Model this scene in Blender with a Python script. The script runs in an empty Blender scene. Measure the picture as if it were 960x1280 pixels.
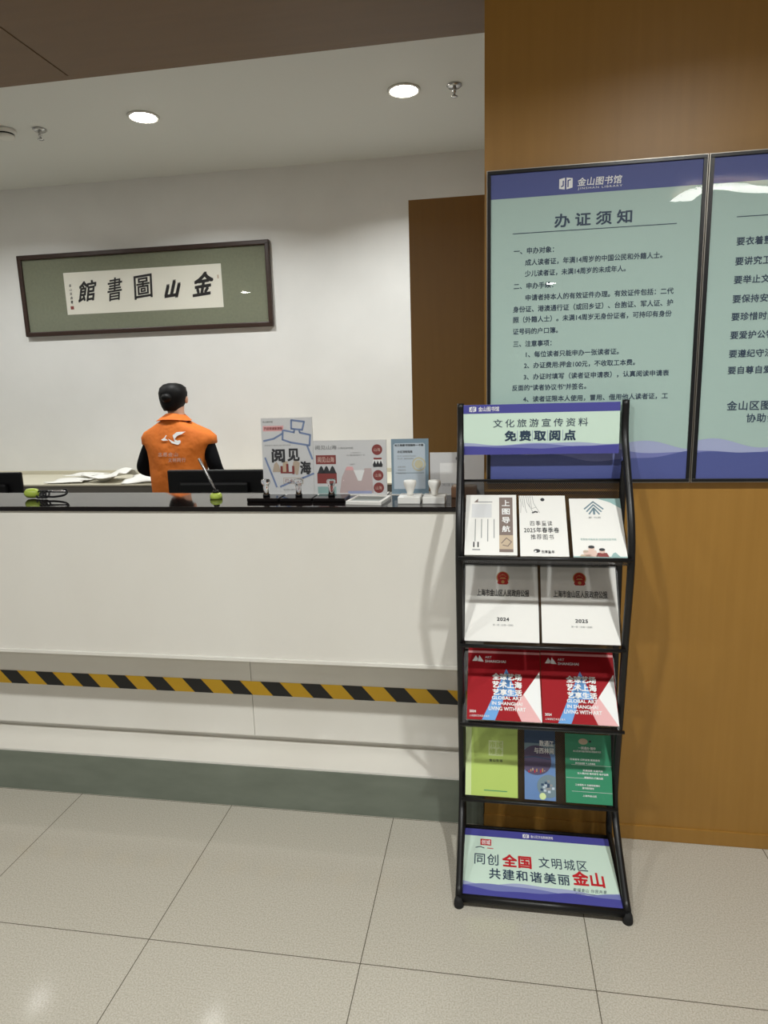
import bpy, bmesh, math, random
from mathutils import Vector, Matrix

random.seed(7)
SC = bpy.context.scene
COL = SC.collection
PI = math.pi

# ------------------------------------------------------------------ camera, world, exposure
CAM_X, CAM_Z = 1.541364, 1.49605
F_PX, PITCH, YAW, ROLL = 826.23, .18877, -.165536513, -.02894905
cam_data = bpy.data.cameras.new('camera')
cam = bpy.data.objects.new('camera', cam_data)
COL.objects.link(cam)
fwd = Vector((math.sin(YAW) * math.cos(PITCH), math.cos(YAW) * math.cos(PITCH), -math.sin(PITCH)))
rgt = Vector((math.cos(YAW), -math.sin(YAW), 0))
upv = rgt.cross(fwd)
r2 = math.cos(ROLL) * rgt + math.sin(ROLL) * upv
u2 = r2.cross(fwd)
M = Matrix((r2, u2, -fwd)).transposed().to_4x4()
M.translation = Vector((CAM_X, 0, CAM_Z))
cam.matrix_world = M
cam_data.sensor_fit = 'VERTICAL'
cam_data.sensor_height = 24.0
cam_data.lens = 24.0 * F_PX / 1280.0
cam_data.clip_start = .02
cam_data.clip_end = 100
SC.camera = cam

world = bpy.data.worlds.new('lobby_daylight')
SC.world = world
world.use_nodes = True
wb = world.node_tree.nodes['Background']
wb.inputs[0].default_value = (.98, 1.0, .99, 1)
wb.inputs[1].default_value = .20

SC.view_settings.view_transform = 'Standard'
SC.view_settings.look = 'None'
SC.view_settings.exposure = 0.0
SC.view_settings.gamma = 1.0
SC.view_settings.use_curve_mapping = False

FRONT_W = 17.0      # downlights in the timber ceiling
REAR_W = 16.0       # downlights in the white ceiling
LIGHT_COL = (.97, 1.0, .985)


# ------------------------------------------------------------------ materials
def lin(c):
    c /= 255.0
    return c / 12.92 if c <= .04045 else ((c + .055) / 1.055) ** 2.4


def S(r, g, b):
    return (lin(r), lin(g), lin(b), 1)


MATS = {}


def mat(name, rgb, rough=.5, metal=0.0, spec=.5, coat=0.0, noise=None, bump=None, trans=0.0, emit=None, ior=1.5):
    """noise = (scale, second colour, stretch xyz, amount); bump = (scale, strength, distance)"""
    m = bpy.data.materials.new(name)
    m.use_nodes = True
    nt = m.node_tree
    b = nt.nodes['Principled BSDF']
    b.inputs['Base Color'].default_value = rgb
    b.inputs['Roughness'].default_value = rough
    b.inputs['Metallic'].default_value = metal
    b.inputs['Specular IOR Level'].default_value = spec
    b.inputs['Coat Weight'].default_value = coat
    b.inputs['Transmission Weight'].default_value = trans
    b.inputs['IOR'].default_value = ior
    if emit:
        b.inputs['Emission Color'].default_value = emit[0]
        b.inputs['Emission Strength'].default_value = emit[1]
    if noise or bump:
        tc = nt.nodes.new('ShaderNodeTexCoord')
    if noise:
        sc, c2, st, amt = noise
        mp = nt.nodes.new('ShaderNodeMapping')
        mp.inputs['Scale'].default_value = st
        nt.links.new(tc.outputs['Object'], mp.inputs['Vector'])
        nz = nt.nodes.new('ShaderNodeTexNoise')
        nz.inputs['Scale'].default_value = sc
        nz.inputs['Detail'].default_value = 5
        nt.links.new(mp.outputs['Vector'], nz.inputs['Vector'])
        rp = nt.nodes.new('ShaderNodeValToRGB')
        rp.color_ramp.elements[0].position = .5 - amt / 2
        rp.color_ramp.elements[1].position = .5 + amt / 2
        rp.color_ramp.elements[0].color = rgb
        rp.color_ramp.elements[1].color = c2
        nt.links.new(nz.outputs['Fac'], rp.inputs['Fac'])
        nt.links.new(rp.outputs['Color'], b.inputs['Base Color'])
    if bump:
        nz = nt.nodes.new('ShaderNodeTexNoise')
        nz.inputs['Scale'].default_value = bump[0]
        nt.links.new(tc.outputs['Object'], nz.inputs['Vector'])
        bp = nt.nodes.new('ShaderNodeBump')
        bp.inputs['Strength'].default_value = bump[1]
        bp.inputs['Distance'].default_value = bump[2]
        nt.links.new(nz.outputs['Fac'], bp.inputs['Height'])
        nt.links.new(bp.outputs['Normal'], b.inputs['Normal'])
    MATS[name] = m
    return m


def ink(name, r, g, b, rough=.55):
    return mat(name, S(r, g, b), rough)


white_paint = mat('white_paint', S(232, 231, 228), .6, noise=(3, S(226, 225, 222), (1, 1, 1), .4))
ceiling_paint = mat('ceiling_paint', S(217, 218, 214), .7)
lacquer = mat('white_lacquer', S(232, 229, 221), .07, noise=(2.5, S(224, 220, 211), (1, 1, .5), .5))
wood = mat('oak_veneer', S(164, 121, 54), .42, noise=(5, S(153, 111, 46), (9, 9, .5), .7))
wood_dark = mat('brown_veneer', S(152, 112, 52), .45, noise=(5, S(143, 104, 47), (9, 9, .5), .7))
wood_ceil = mat('brown_ceiling_veneer', S(114, 85, 52), .5, noise=(4, S(106, 79, 47), (.6, 6, 6), .7))
dark_gap = mat('dark_gap', S(40, 30, 22), .8)
green_stone = mat('green_stone', S(126, 133, 120), .28, noise=(6, S(108, 115, 103), (1, 1, 3), .6))
black_gloss = mat('black_granite', S(20, 16, 16), .04)
black_metal = mat('black_powder_coat', S(20, 19, 19), .38, spec=.4)
black_plastic = mat('black_plastic', S(12, 12, 14), .4, spec=.3)
black_frame = mat('black_anodised', S(17, 17, 19), .3)
alu = mat('aluminium_edge', S(170, 165, 155), .35, metal=.8)
rubber = mat('rubber', S(20, 20, 20), .8)
dark_frame_wood = mat('dark_walnut', S(62, 42, 32), .4, noise=(6, S(46, 30, 24), (1, 9, 9), .6))
mat_fabric = mat('sage_silk', S(130, 133, 112), .8, noise=(60, S(120, 124, 104), (1, 1, 1), .5))
paper = mat('white_paper', S(236, 234, 228), .6)
paper_warm = mat('cream_paper', S(230, 227, 214), .6)
print_white = ink('print_white', 240, 240, 238)
print_grey = ink('print_grey', 214, 214, 214)
mid_grey = ink('mid_grey_ink', 150, 150, 150)
dark_ink = ink('dark_ink', 45, 45, 48)
black_ink = ink('black_ink', 18, 16, 16)
mint = ink('mint_print', 208, 230, 214)
mint_board = ink('mint_board', 172, 196, 188)
navy_band = ink('navy_band', 74, 84, 144)
sign_band = ink('violet_band', 72, 72, 152)
navy_ink = ink('navy_ink', 42, 62, 84)
wave_pale = ink('wave_pale', 164, 172, 206)
wave_mid = ink('wave_mid', 116, 122, 180)
wave_deep = ink('wave_deep', 76, 86, 148)
red_cover = mat('red_cover', S(158, 20, 30), .6, spec=.15)
red_ink = ink('red_ink', 196, 30, 40)
pink_strip = ink('pink_strip', 226, 160, 160)
pink_ink = ink('pink_ink', 232, 176, 176)
sky_ink = ink('sky_blue_ink', 96, 158, 220)
emblem_red = ink('emblem_red', 176, 40, 34)
emblem_gold = ink('emblem_gold', 196, 150, 90)
taupe = ink('taupe_strip', 128, 112, 104)
lime = mat('lime_cover', S(194, 218, 116), .4, noise=(4, S(184, 210, 106), (1, 1, 1), .5))
lime_pale = ink('lime_pale', 216, 232, 168)
blue_leaf = mat('blue_leaflet', S(96, 134, 188), .45, noise=(9, S(120, 150, 196), (1, 1, 1), .5))
blue_dark = ink('blue_dark', 52, 74, 104)
blue_plum = ink('plum_ink', 88, 76, 104)
steel_ink = ink('steel_ink', 118, 140, 150)
green_cover = mat('green_leaflet', S(44, 138, 98), .45, noise=(5, S(64, 150, 112), (1, 1, 1), .6))
beige_ink = ink('beige_ink', 196, 176, 150)
peach_ink = ink('peach_ink', 220, 190, 176)
brick_ink = ink('brick_ink', 138, 58, 54)
line_blue = ink('line_blue', 122, 140, 178)
cert_blue = ink('certificate_blue', 128, 152, 168)
cert_pale = ink('certificate_pale', 196, 208, 218)
seal_yellow = ink('seal_yellow', 206, 200, 168)
sand_ink = ink('sand_ink', 190, 172, 152)
dusk_ink = ink('dusk_ink', 198, 178, 176)
teal_ink = ink('teal_ink', 150, 182, 178)
cardboard = mat('tan_wood', S(140, 104, 78), .6)
yellow_tape = mat('yellow_tape', S(238, 188, 36), .45)
black_tape = mat('black_tape', S(30, 30, 32), .45)
orange_cloth = mat('orange_cloth', S(226, 122, 34), .8, noise=(9, S(208, 106, 26), (1, 1, .5), .5), bump=(14, .5, .02))
orange_dark = mat('orange_collar', S(220, 112, 30), .8)
skin = mat('skin', S(214, 164, 136), .55)
black_cloth = mat('black_knit', S(12, 12, 15), .9, spec=.15, bump=(40, .4, .004))
trouser_cloth = mat('dark_trousers', S(34, 36, 44), .85)
shoe_black = mat('shoe_black', S(20, 20, 20), .5)
hair_black = mat('black_hair', S(9, 8, 9), .55, spec=.2, noise=(30, S(16, 14, 14), (1, 1, .2), .6))
green_resin = mat('lime_resin', S(178, 198, 84), .2)
steel = mat('polished_steel', S(200, 200, 200), .2, metal=1)
clear = mat('clear_crystal', (1, 1, 1, 1), .02, trans=1.0, ior=1.49)
white_plastic = mat('white_plastic', S(236, 234, 228), .3)
grey_pad = mat('grey_pad', S(140, 146, 142), .5)
desk_lam = mat('grey_laminate', S(140, 140, 134), .5)
back_lam = mat('pale_laminate', S(204, 198, 178), .5)
back_edge = mat('grey_laminate_edge', S(92, 88, 82), .5)
mould_white = mat('moulded_white', S(222, 220, 214), .5)
lens_mat = mat('lamp_lens', S(255, 250, 240), .5, emit=((1, .95, .86, 1), 42))
lens_front = mat('lamp_lens_front', S(255, 250, 240), .5, emit=((1, .95, .86, 1), 60))
tube_mat = mat('lamp_tube', S(255, 255, 250), .5, emit=((1, .97, .92, 1), 20))


def make_floor_mat():
    m = bpy.data.materials.new('polished_floor_tile')
    m.use_nodes = True
    nt = m.node_tree
    b = nt.nodes['Principled BSDF']
    b.inputs['Roughness'].default_value = .085
    tc = nt.nodes.new('ShaderNodeTexCoord')
    sep = nt.nodes.new('ShaderNodeSeparateXYZ')
    nt.links.new(tc.outputs['Object'], sep.inputs[0])

    def math_(op, a, bv, link=True):
        n = nt.nodes.new('ShaderNodeMath')
        n.operation = op
        nt.links.new(a, n.inputs[0])
        if isinstance(bv, (int, float)):
            n.inputs[1].default_value = bv
        else:
            nt.links.new(bv, n.inputs[1])
        return n.outputs[0]
    ds = []
    for ax, off in (('X', 0.0), ('Y', 1.454275 - .6 * 3)):
        v = math_('SUBTRACT', sep.outputs[ax], off)
        v = math_('DIVIDE', v, .6)
        v = math_('ADD', v, 100.5)
        v = math_('FRACT', v, 0)
        v = math_('SUBTRACT', v, .5)
        v = math_('ABSOLUTE', v, 0)
        ds.append(v)
    mn = math_('MINIMUM', ds[0], ds[1])
    grout = math_('LESS_THAN', mn, .0021)
    nz = nt.nodes.new('ShaderNodeTexNoise')
    nz.inputs['Scale'].default_value = 240
    nz.inputs['Detail'].default_value = 3
    nt.links.new(tc.outputs['Object'], nz.inputs['Vector'])
    rp = nt.nodes.new('ShaderNodeValToRGB')
    rp.color_ramp.elements[0].position = .35
    rp.color_ramp.elements[0].color = S(170, 164, 150)
    rp.color_ramp.elements[1].position = .65
    rp.color_ramp.elements[1].color = S(194, 188, 175)
    nt.links.new(nz.outputs['Fac'], rp.inputs['Fac'])
    mx = nt.nodes.new('ShaderNodeMix')
    mx.data_type = 'RGBA'
    nt.links.new(grout, mx.inputs[0])
    nt.links.new(rp.outputs['Color'], mx.inputs[6])
    mx.inputs[7].default_value = S(92, 86, 74)
    nt.links.new(mx.outputs[2], b.inputs['Base Color'])
    return m


floor_mat = make_floor_mat()


def make_glass(name, ior=1.45, tint=(1, 1, 1, 1)):
    """thin pane: clear, with a Fresnel mirror reflection"""
    m = bpy.data.materials.new(name)
    m.use_nodes = True
    nt = m.node_tree
    nt.nodes.clear()
    out = nt.nodes.new('ShaderNodeOutputMaterial')
    mix = nt.nodes.new('ShaderNodeMixShader')
    tr = nt.nodes.new('ShaderNodeBsdfTransparent')
    tr.inputs[0].default_value = tint
    gl = nt.nodes.new('ShaderNodeBsdfGlossy')
    gl.inputs['Roughness'].default_value = .01
    fr = nt.nodes.new('ShaderNodeFresnel')
    fr.inputs['IOR'].default_value = ior
    geo = nt.nodes.new('ShaderNodeNewGeometry')
    inv = nt.nodes.new('ShaderNodeMath'); inv.operation = 'SUBTRACT'; inv.inputs[0].default_value = 1.0
    nt.links.new(geo.outputs['Backfacing'], inv.inputs[1])
    mul = nt.nodes.new('ShaderNodeMath'); mul.operation = 'MULTIPLY'
    nt.links.new(fr.outputs[0], mul.inputs[0])
    nt.links.new(inv.outputs[0], mul.inputs[1])
    nt.links.new(mul.outputs[0], mix.inputs[0])
    nt.links.new(tr.outputs[0], mix.inputs[1])
    nt.links.new(gl.outputs[0], mix.inputs[2])
    nt.links.new(mix.outputs[0], out.inputs[0])
    return m


glass = make_glass('display_glass', 1.5)


def make_perforated():
    """black sheet with a diagonal grid of round holes"""
    m = bpy.data.materials.new('perforated_black_metal')
    m.use_nodes = True
    nt = m.node_tree
    b = nt.nodes['Principled BSDF']
    b.inputs['Base Color'].default_value = S(30, 28, 27)
    b.inputs['Roughness'].default_value = .4
    out = nt.nodes['Material Output']
    tc = nt.nodes.new('ShaderNodeTexCoord')
    mp = nt.nodes.new('ShaderNodeMapping')
    mp.inputs['Rotation'].default_value = (0, 0, 0)
    nt.links.new(tc.outputs['UV'], mp.inputs['Vector'])
    sep = nt.nodes.new('ShaderNodeSeparateXYZ')
    nt.links.new(mp.outputs[0], sep.inputs[0])

    def n2(op, a, bv):
        n = nt.nodes.new('ShaderNodeMath')
        n.operation = op
        nt.links.new(a, n.inputs[0])
        if isinstance(bv, (int, float)):
            n.inputs[1].default_value = bv
        else:
            nt.links.new(bv, n.inputs[1])
        return n.outputs[0]
    a = n2('ADD', sep.outputs['X'], sep.outputs['Y'])
    c = n2('SUBTRACT', sep.outputs['X'], sep.outputs['Y'])
    sq = []
    for v in (a, c):
        v = n2('MULTIPLY', v, 1 / .0056)
        v = n2('FRACT', v, 0)
        v = n2('SUBTRACT', v, .5)
        v = n2('MULTIPLY', v, v)
        sq.append(v)
    d = n2('ADD', sq[0], sq[1])
    hole = n2('LESS_THAN', d, .115)
    tr = nt.nodes.new('ShaderNodeBsdfTransparent')
    mix = nt.nodes.new('ShaderNodeMixShader')
    nt.links.new(hole, mix.inputs[0])
    nt.links.new(b.outputs[0], mix.inputs[1])
    nt.links.new(tr.outputs[0], mix.inputs[2])
    nt.links.new(mix.outputs[0], out.inputs[0])
    return m


perforated = make_perforated()


# ------------------------------------------------------------------ mesh builder
class MB:
    def __init__(self):
        self.v, self.f, self.m, self.mats, self.uv, self.sm = [], [], [], [], {}, []

    def mi(self, m):
        if m not in self.mats:
            self.mats.append(m)
        return self.mats.index(m)

    def add(self, verts, faces, m, smooth=False):
        o = len(self.v)
        i = self.mi(m)
        self.v += [tuple(p) for p in verts]
        for f in faces:
            self.f.append(tuple(o + k for k in f))
            self.m.append(i)
            self.sm.append(smooth)

    def box(self, x0, x1, y0, y1, z0, z1, m, bevel=0.0, M=None):
        if bevel:
            bm = bmesh.new()
            bmesh.ops.create_cube(bm, size=1)
            for v in bm.verts:
                v.co = Vector(((x0 + x1) / 2 + v.co.x * (x1 - x0), (y0 + y1) / 2 + v.co.y * (y1 - y0), (z0 + z1) / 2 + v.co.z * (z1 - z0)))
            bmesh.ops.bevel(bm, geom=bm.edges[:], offset=bevel, segments=2, profile=.6, affect='EDGES')
            self.bm(bm, m, M)
            return
        vs = [(x, y, z) for z in (z0, z1) for y in (y0, y1) for x in (x0, x1)]
        if M is not None:
            vs = [tuple(M @ Vector(p)) for p in vs]
        self.add(vs, [(0, 2, 3, 1), (4, 5, 7, 6), (0, 1, 5, 4), (2, 6, 7, 3), (0, 4, 6, 2), (1, 3, 7, 5)], m)

    def bm(self, bm, m, M=None, smooth=False):
        bm.verts.index_update()
        vs = [(M @ v.co if M is not None else v.co.copy()) for v in bm.verts]
        self.add(vs, [[v.index for v in f.verts] for f in bm.faces], m, smooth)
        bm.free()

    def tube(self, pts, r, m, n=10, caps=True, closed=False):
        pts = [Vector(p) for p in pts]
        N = len(pts)
        rs = r if isinstance(r, (list, tuple)) else [r] * N
        vs, fs = [], []
        prev = None
        for i, p in enumerate(pts):
            if closed:
                t = pts[(i + 1) % N] - pts[i - 1]
            else:
                t = pts[min(i + 1, N - 1)] - pts[max(i - 1, 0)]
            t.normalize()
            if prev is None:
                a = Vector((0, 0, 1)) if abs(t.z) < .9 else Vector((1, 0, 0))
                prev = t.cross(a).normalized()
            else:
                prev = (prev - t * prev.dot(t)).normalized()
            b = t.cross(prev)
            for k in range(n):
                an = 2 * PI * k / n
                vs.append(p + (prev * math.cos(an) + b * math.sin(an)) * rs[i])
        for i in range(N if closed else N - 1):
            j = (i + 1) % N
            for k in range(n):
                k2 = (k + 1) % n
                fs.append((i * n + k, i * n + k2, j * n + k2, j * n + k))
        if caps and not closed:
            fs.append(tuple(range(n))[::-1])
            fs.append(tuple((N - 1) * n + k for k in range(n)))
        self.add(vs, fs, m, True)

    def lathe(self, prof, m, n=24, M=None, smooth=True):
        """prof: (radius, z) pairs, closed by poles where radius is 0"""
        vs, fs, rings = [], [], []
        for r, z in prof:
            if r < 1e-6:
                rings.append([len(vs)])
                vs.append(Vector((0, 0, z)))
            else:
                rings.append(list(range(len(vs), len(vs) + n)))
                vs += [Vector((r * math.cos(2 * PI * k / n), r * math.sin(2 * PI * k / n), z)) for k in range(n)]
        for a, b in zip(rings, rings[1:]):
            for k in range(n):
                k2 = (k + 1) % n
                if len(a) == 1 and len(b) == 1:
                    continue
                if len(a) == 1:
                    fs.append((a[0], b[k2], b[k]))
                elif len(b) == 1:
                    fs.append((a[k], a[k2], b[0]))
                else:
                    fs.append((a[k], a[k2], b[k2], b[k]))
        for rr, rev in ((rings[0], True), (rings[-1], False)):
            if len(rr) > 1:
                fs.append(tuple(rr[::-1] if rev else rr))
        if M is not None:
            vs = [M @ p for p in vs]
        self.add(vs, fs, m, smooth)

    def prism_x(self, prof, x0, x1, m):
        """prof: (y, z) outline, extruded along x"""
        n = len(prof)
        vs = [(x0, y, z) for y, z in prof] + [(x1, y, z) for y, z in prof]
        fs = [tuple(range(n)), tuple(range(2 * n - 1, n - 1, -1))]
        fs += [(i, n + i, n + (i + 1) % n, (i + 1) % n) for i in range(n)]
        self.add(vs, fs, m)

    # ---- flat printing in a local sheet frame: x right, z up, towards the viewer is -y
    def poly(self, pts, m, layer=1, y=0.0):
        yy = y - .00035 * layer
        self.add([(a, yy, b) for a, b in pts], [tuple(range(len(pts)))], m)

    def rect(self, x0, x1, z0, z1, m, layer=1, y=0.0):
        self.poly([(x0, z0), (x1, z0), (x1, z1), (x0, z1)], m, layer, y)

    def disc(self, x, z, r, m, layer=1, y=0.0, n=28, rz=None, a0=0, a1=2 * PI, lim=None):
        rz = rz or r
        lo, hi = lim or (-9, 9)
        self.poly([(min(hi, max(lo, x + r * math.cos(a0 + (a1 - a0) * k / n))), z + rz * math.sin(a0 + (a1 - a0) * k / n)) for k in range(n + (a1 - a0 < 6))], m, layer, y)

    def stroke(self, pts, w, m, layer=1, y=0.0):
        for (x0, z0), (x1, z1) in zip(pts, pts[1:]):
            d = math.hypot(x1 - x0, z1 - z0) or 1
            ex, ez = (x1 - x0) / d * w * .25, (z1 - z0) / d * w * .25
            nx, nz = -(z1 - z0) / d * w / 2, (x1 - x0) / d * w / 2
            self.poly([(x0 - ex - nx, z0 - ez - nz), (x1 + ex - nx, z1 + ez - nz), (x1 + ex + nx, z1 + ez + nz), (x0 - ex + nx, z0 - ez + nz)], m, layer, y)

    def band(self, x0, x1, z0, fn, m, layer=1, y=0.0, n=48):
        yy = y - .00035 * layer
        vs, fs = [], []
        for k in range(n + 1):
            x = x0 + (x1 - x0) * k / n
            vs += [(x, yy, z0), (x, yy, fn((x - x0) / (x1 - x0)))]
        for k in range(n):
            fs.append((2 * k, 2 * k + 2, 2 * k + 3, 2 * k + 1))
        self.add(vs, fs, m)

    def text(self, s, x0, x1, z0, z1, m, layer=2, bold=0.0, space=1.0, y=0.0, shear=0.0, slope=0.0, res=3):
        """lettering scaled to fill the box x0..x1, z0..z1 (z1 None keeps the glyphs' own proportion)"""
        vs, fs = glyphs(s, bold, space, shear, res)
        if not vs:
            return
        vs, fs = embolden(vs, fs, bold)
        ax, bx = min(p[0] for p in vs), max(p[0] for p in vs)
        az, bz = min(p[1] for p in vs), max(p[1] for p in vs)
        sx = (x1 - x0) / (bx - ax)
        sz = sx if z1 is None else (z1 - z0) / (bz - az)
        yy = y - .00035 * layer
        self.add([(x0 + (p[0] - ax) * sx, yy - p[2], z0 + (p[1] - az) * sz + slope * (p[0] - ax) * sx) for p in vs], fs, m)

    def textl(self, s, x, z, h, m, layer=2, bold=0.0, space=1.0, y=0.0, anchor='l', sx=1.0):
        """lettering with em height h on the baseline z"""
        vs, fs = glyphs(s, bold, space, 0, 3)
        if not vs:
            return
        vs, fs = embolden(vs, fs, bold)
        w = max(p[0] for p in vs) * h * sx
        o = x - (w / 2 if anchor == 'c' else w if anchor == 'r' else 0)
        yy = y - .00035 * layer
        self.add([(o + p[0] * h * sx, yy - p[2], z + p[1] * h) for p in vs], fs, m)

    def build(self, name, parent=None, loc=None, rot=None, smooth_all=False):
        me = bpy.data.meshes.new(name)
        me.from_pydata(self.v, [], self.f)
        for m in self.mats:
            me.materials.append(m)
        me.polygons.foreach_set('material_index', self.m)
        me.polygons.foreach_set('use_smooth', [True] * len(self.f) if smooth_all else self.sm)
        me.update()
        o = bpy.data.objects.new(name, me)
        COL.objects.link(o)
        if parent is not None:
            o.parent = parent
        if loc is not None:
            o.location = loc
        if rot is not None:
            o.rotation_euler = rot
        return o


_G = {}


def embolden(vs, fs, b):
    if not b:
        return [(x, z, 0.0) for x, z in vs], fs
    out, of = [], []
    for k, (dx, dz) in enumerate(((-b, -b), (b, -b), (b, b), (-b, b), (0, 0))):
        o = len(out)
        out += [(x + dx, z + dz, k * .00006) for x, z in vs]
        of += [tuple(o + k for k in f) for f in fs]
    return out, of


def glyphs(s, bold, space, shear, res):
    key = (s, space, shear, res)
    if key not in _G:
        c = bpy.data.curves.new('lettering', 'FONT')
        c.body = s
        c.space_character = space
        c.shear = shear
        c.resolution_u = res
        o = bpy.data.objects.new('lettering', c)
        COL.objects.link(o)
        dg = bpy.context.evaluated_depsgraph_get()
        dg.update()
        me = bpy.data.meshes.new_from_object(o.evaluated_get(dg))
        _G[key] = ([(v.co.x, v.co.y) for v in me.vertices], [tuple(p.vertices) for p in me.polygons])
        bpy.data.objects.remove(o)
        bpy.data.curves.remove(c)
        bpy.data.meshes.remove(me)
    return _G[key]


def thing(name, label, cat, loc=(0, 0, 0), rot=(0, 0, 0), group=None):
    o = bpy.data.objects.new(name, None)
    o.empty_display_size = .05
    COL.objects.link(o)
    o.location = loc
    o.rotation_euler = rot
    return tag(o, label, cat, group)


def tag(o, label, cat, group=None):
    o['label'] = label
    o['category'] = cat
    if group:
        o['group'] = group
    return o


def struct(o, label=None, cat=None):
    o['kind'] = 'structure'
    if label:
        o['label'] = label
        o['category'] = cat
    return o


def part(o, label):
    o['label'] = label
    return o


def smooth_path(pts, n=6):
    """Catmull-Rom through pts"""
    P = [Vector(p) for p in pts]
    out = []
    for i in range(len(P) - 1):
        a, b, c, d = P[max(i - 1, 0)], P[i], P[i + 1], P[min(i + 2, len(P) - 1)]
        for k in range(n):
            t = k / n
            out.append(.5 * ((2 * b) + (c - a) * t + (2 * a - 5 * b + 4 * c - d) * t * t + (3 * b - a - 3 * c + d) * t ** 3))
    out.append(P[-1])
    return out


# ------------------------------------------------------------------ room shell
WALL_Y, BACK_Y, ZF, ZR = 2.05, 4.60, 2.75, 2.95
EDGE_Y = 2.735

b = MB(); b.box(-5, 5, -7, BACK_Y + .2, -.1, 0, floor_mat)
struct(b.build('floor'), 'polished beige floor of large square speckled tiles', 'floor')

b = MB(); b.box(-5, 4.2, BACK_Y, BACK_Y + .12, 0, 3.2, white_paint)
struct(b.build('wall_back'), 'white painted wall behind the reception counter', 'wall')
b = MB(); b.box(-5.12, -5, 2.6, BACK_Y + .12, 0, 3.2, white_paint)
struct(b.build('wall_left'), 'white painted side wall at the far end of the staff area', 'wall')

b = MB(); b.box(-5, 4.2, EDGE_Y, BACK_Y, ZR, ZR + .1, ceiling_paint)
struct(b.build('ceiling'), 'white ceiling above the staff area', 'ceiling')

# timber-clad front ceiling with panel joints
b = MB()
xs = [-5, -2.95, -.14, 2.67, 5]
ys = [-7, -5.2, -2.8, -.4, EDGE_Y - .038]
for i in range(len(xs) - 1):
    for j in range(len(ys) - 1):
        b.box(xs[i] + .003, xs[i + 1] - .003, ys[j] + .003, ys[j + 1] - .003, ZF, ZF + .012, wood_ceil)
b.box(-5, 5, -7, EDGE_Y - .035, ZF + .012, ZF + .05, dark_gap)
struct(b.build('ceiling_front'), 'brown timber panelled ceiling over the lobby', 'ceiling')
b = MB()
b.box(-5, 5, EDGE_Y - .032, EDGE_Y, ZF + .004, ZR + .1, wood_ceil)
struct(b.build('trim_1'), 'brown timber edge board where the lobby ceiling ends', 'trim')

WX = 1.517
b = MB()
b.box(WX, 4.2, WALL_Y, WALL_Y + .30, 0, ZF, wood)
struct(b.build('wall_right'), 'golden brown wood veneer wall behind the notice boards', 'wall')
b = MB(); b.box(WX - .002, 4.2, WALL_Y - .006, WALL_Y - .0002, .001, .05, wood)
struct(b.build('baseboard_right'), 'flush wood baseboard under the veneer wall', 'baseboard')

# taller veneer partition standing behind the end of the counter
b = MB(); b.box(1.214, 4.2, 2.75, 2.80, 0, 2.205, wood_dark)
struct(b.build('wall_partition'), 'brown veneer partition behind the end of the counter', 'partition')


# ------------------------------------------------------------------ lights
def disc_lamp(name, parent, power, radius, z, spread):
    l = bpy.data.lights.new(name, 'AREA')
    l.shape = 'DISK'
    l.size = radius * 2
    l.energy = power
    l.color = LIGHT_COL
    l.spread = spread
    o = bpy.data.objects.new(name, l)
    COL.objects.link(o)
    o.parent = parent
    o.location = (0, 0, z)
    return o


def downlight(x, y, z, power, label, group, lens, spread=2.62):
    t = thing('ceiling_downlight', label, 'ceiling light', (x, y, z), group=group)
    r = MB()
    r.lathe([(.066, -.001), (.082, -.001), (.084, -.004), (.078, -.009), (.068, -.007), (.066, -.001)], mould_white, 32)
    r.build('trim_ring', t)
    l = MB()
    l.lathe([(.066, -.002), (.058, -.010), (.040, -.015), (.018, -.018), (0, -.019)], lens, 32)
    l.build('lens', t)
    disc_lamp('lamp_light', t, power, .05, -.022, spread)
    return t


downlight(-.31, 3.63, ZR, REAR_W * .95, 'bright round downlight in the white ceiling above the calligraphy picture', 'white ceiling downlights', lens_mat, 2.48)
downlight(1.098, 3.63, ZR, REAR_W * 1.4, 'bright round downlight in the white ceiling beside the veneer wall', 'white ceiling downlights', lens_mat, 2.48)
for x in (-1.72, -3.13):
    downlight(x, 3.63, ZR, REAR_W * .7, 'round downlight in the white ceiling beyond the smoke detector', 'unseen white ceiling downlights', lens_mat, 2.48)
for y in (.55, -2.3, -5.2):
    for x in (-1.64, -.33, .98, 2.29):
        if y == -2.3 and x > 2:
            continue
        downlight(x, y, ZF, {.55: FRONT_W, -2.3: FRONT_W * .6, -5.2: FRONT_W * .4}[y] * {-1.64: .55, -.33: .85, .98: 1.0, 2.29: 1.75}[x], 'round downlight in the brown timber lobby ceiling', 'timber ceiling downlights', lens_front)

# curved strip light on the lobby ceiling (seen mirrored in the notice board glass)
t = thing('curved_strip_light', 'curved white strip light fixed to the timber lobby ceiling', 'ceiling light', (3.1, -1.0, ZF))
path = smooth_path([(-.25, -.24, -.03), (-.2, .05, -.03), (-.02, .07, -.03), (.16, -.05, -.03), (.40, -.11, -.03), (.75, -.02, -.03)], 8)
b = MB()
for a, c in zip(path, path[1:]):
    d = (c - a).normalized(); n = Vector((-d.y, d.x, 0)) * .075
    b.add([a - n, c - n, c + n, a + n], [(0, 1, 2, 3)], tube_mat)
    up = Vector((0, 0, .028))
b.build('diffuser', t)
b = MB()
b.tube([p + Vector((0, 0, .016)) for p in path], .012, mould_white, 8)
b.build('mounting_rail', t)


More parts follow.
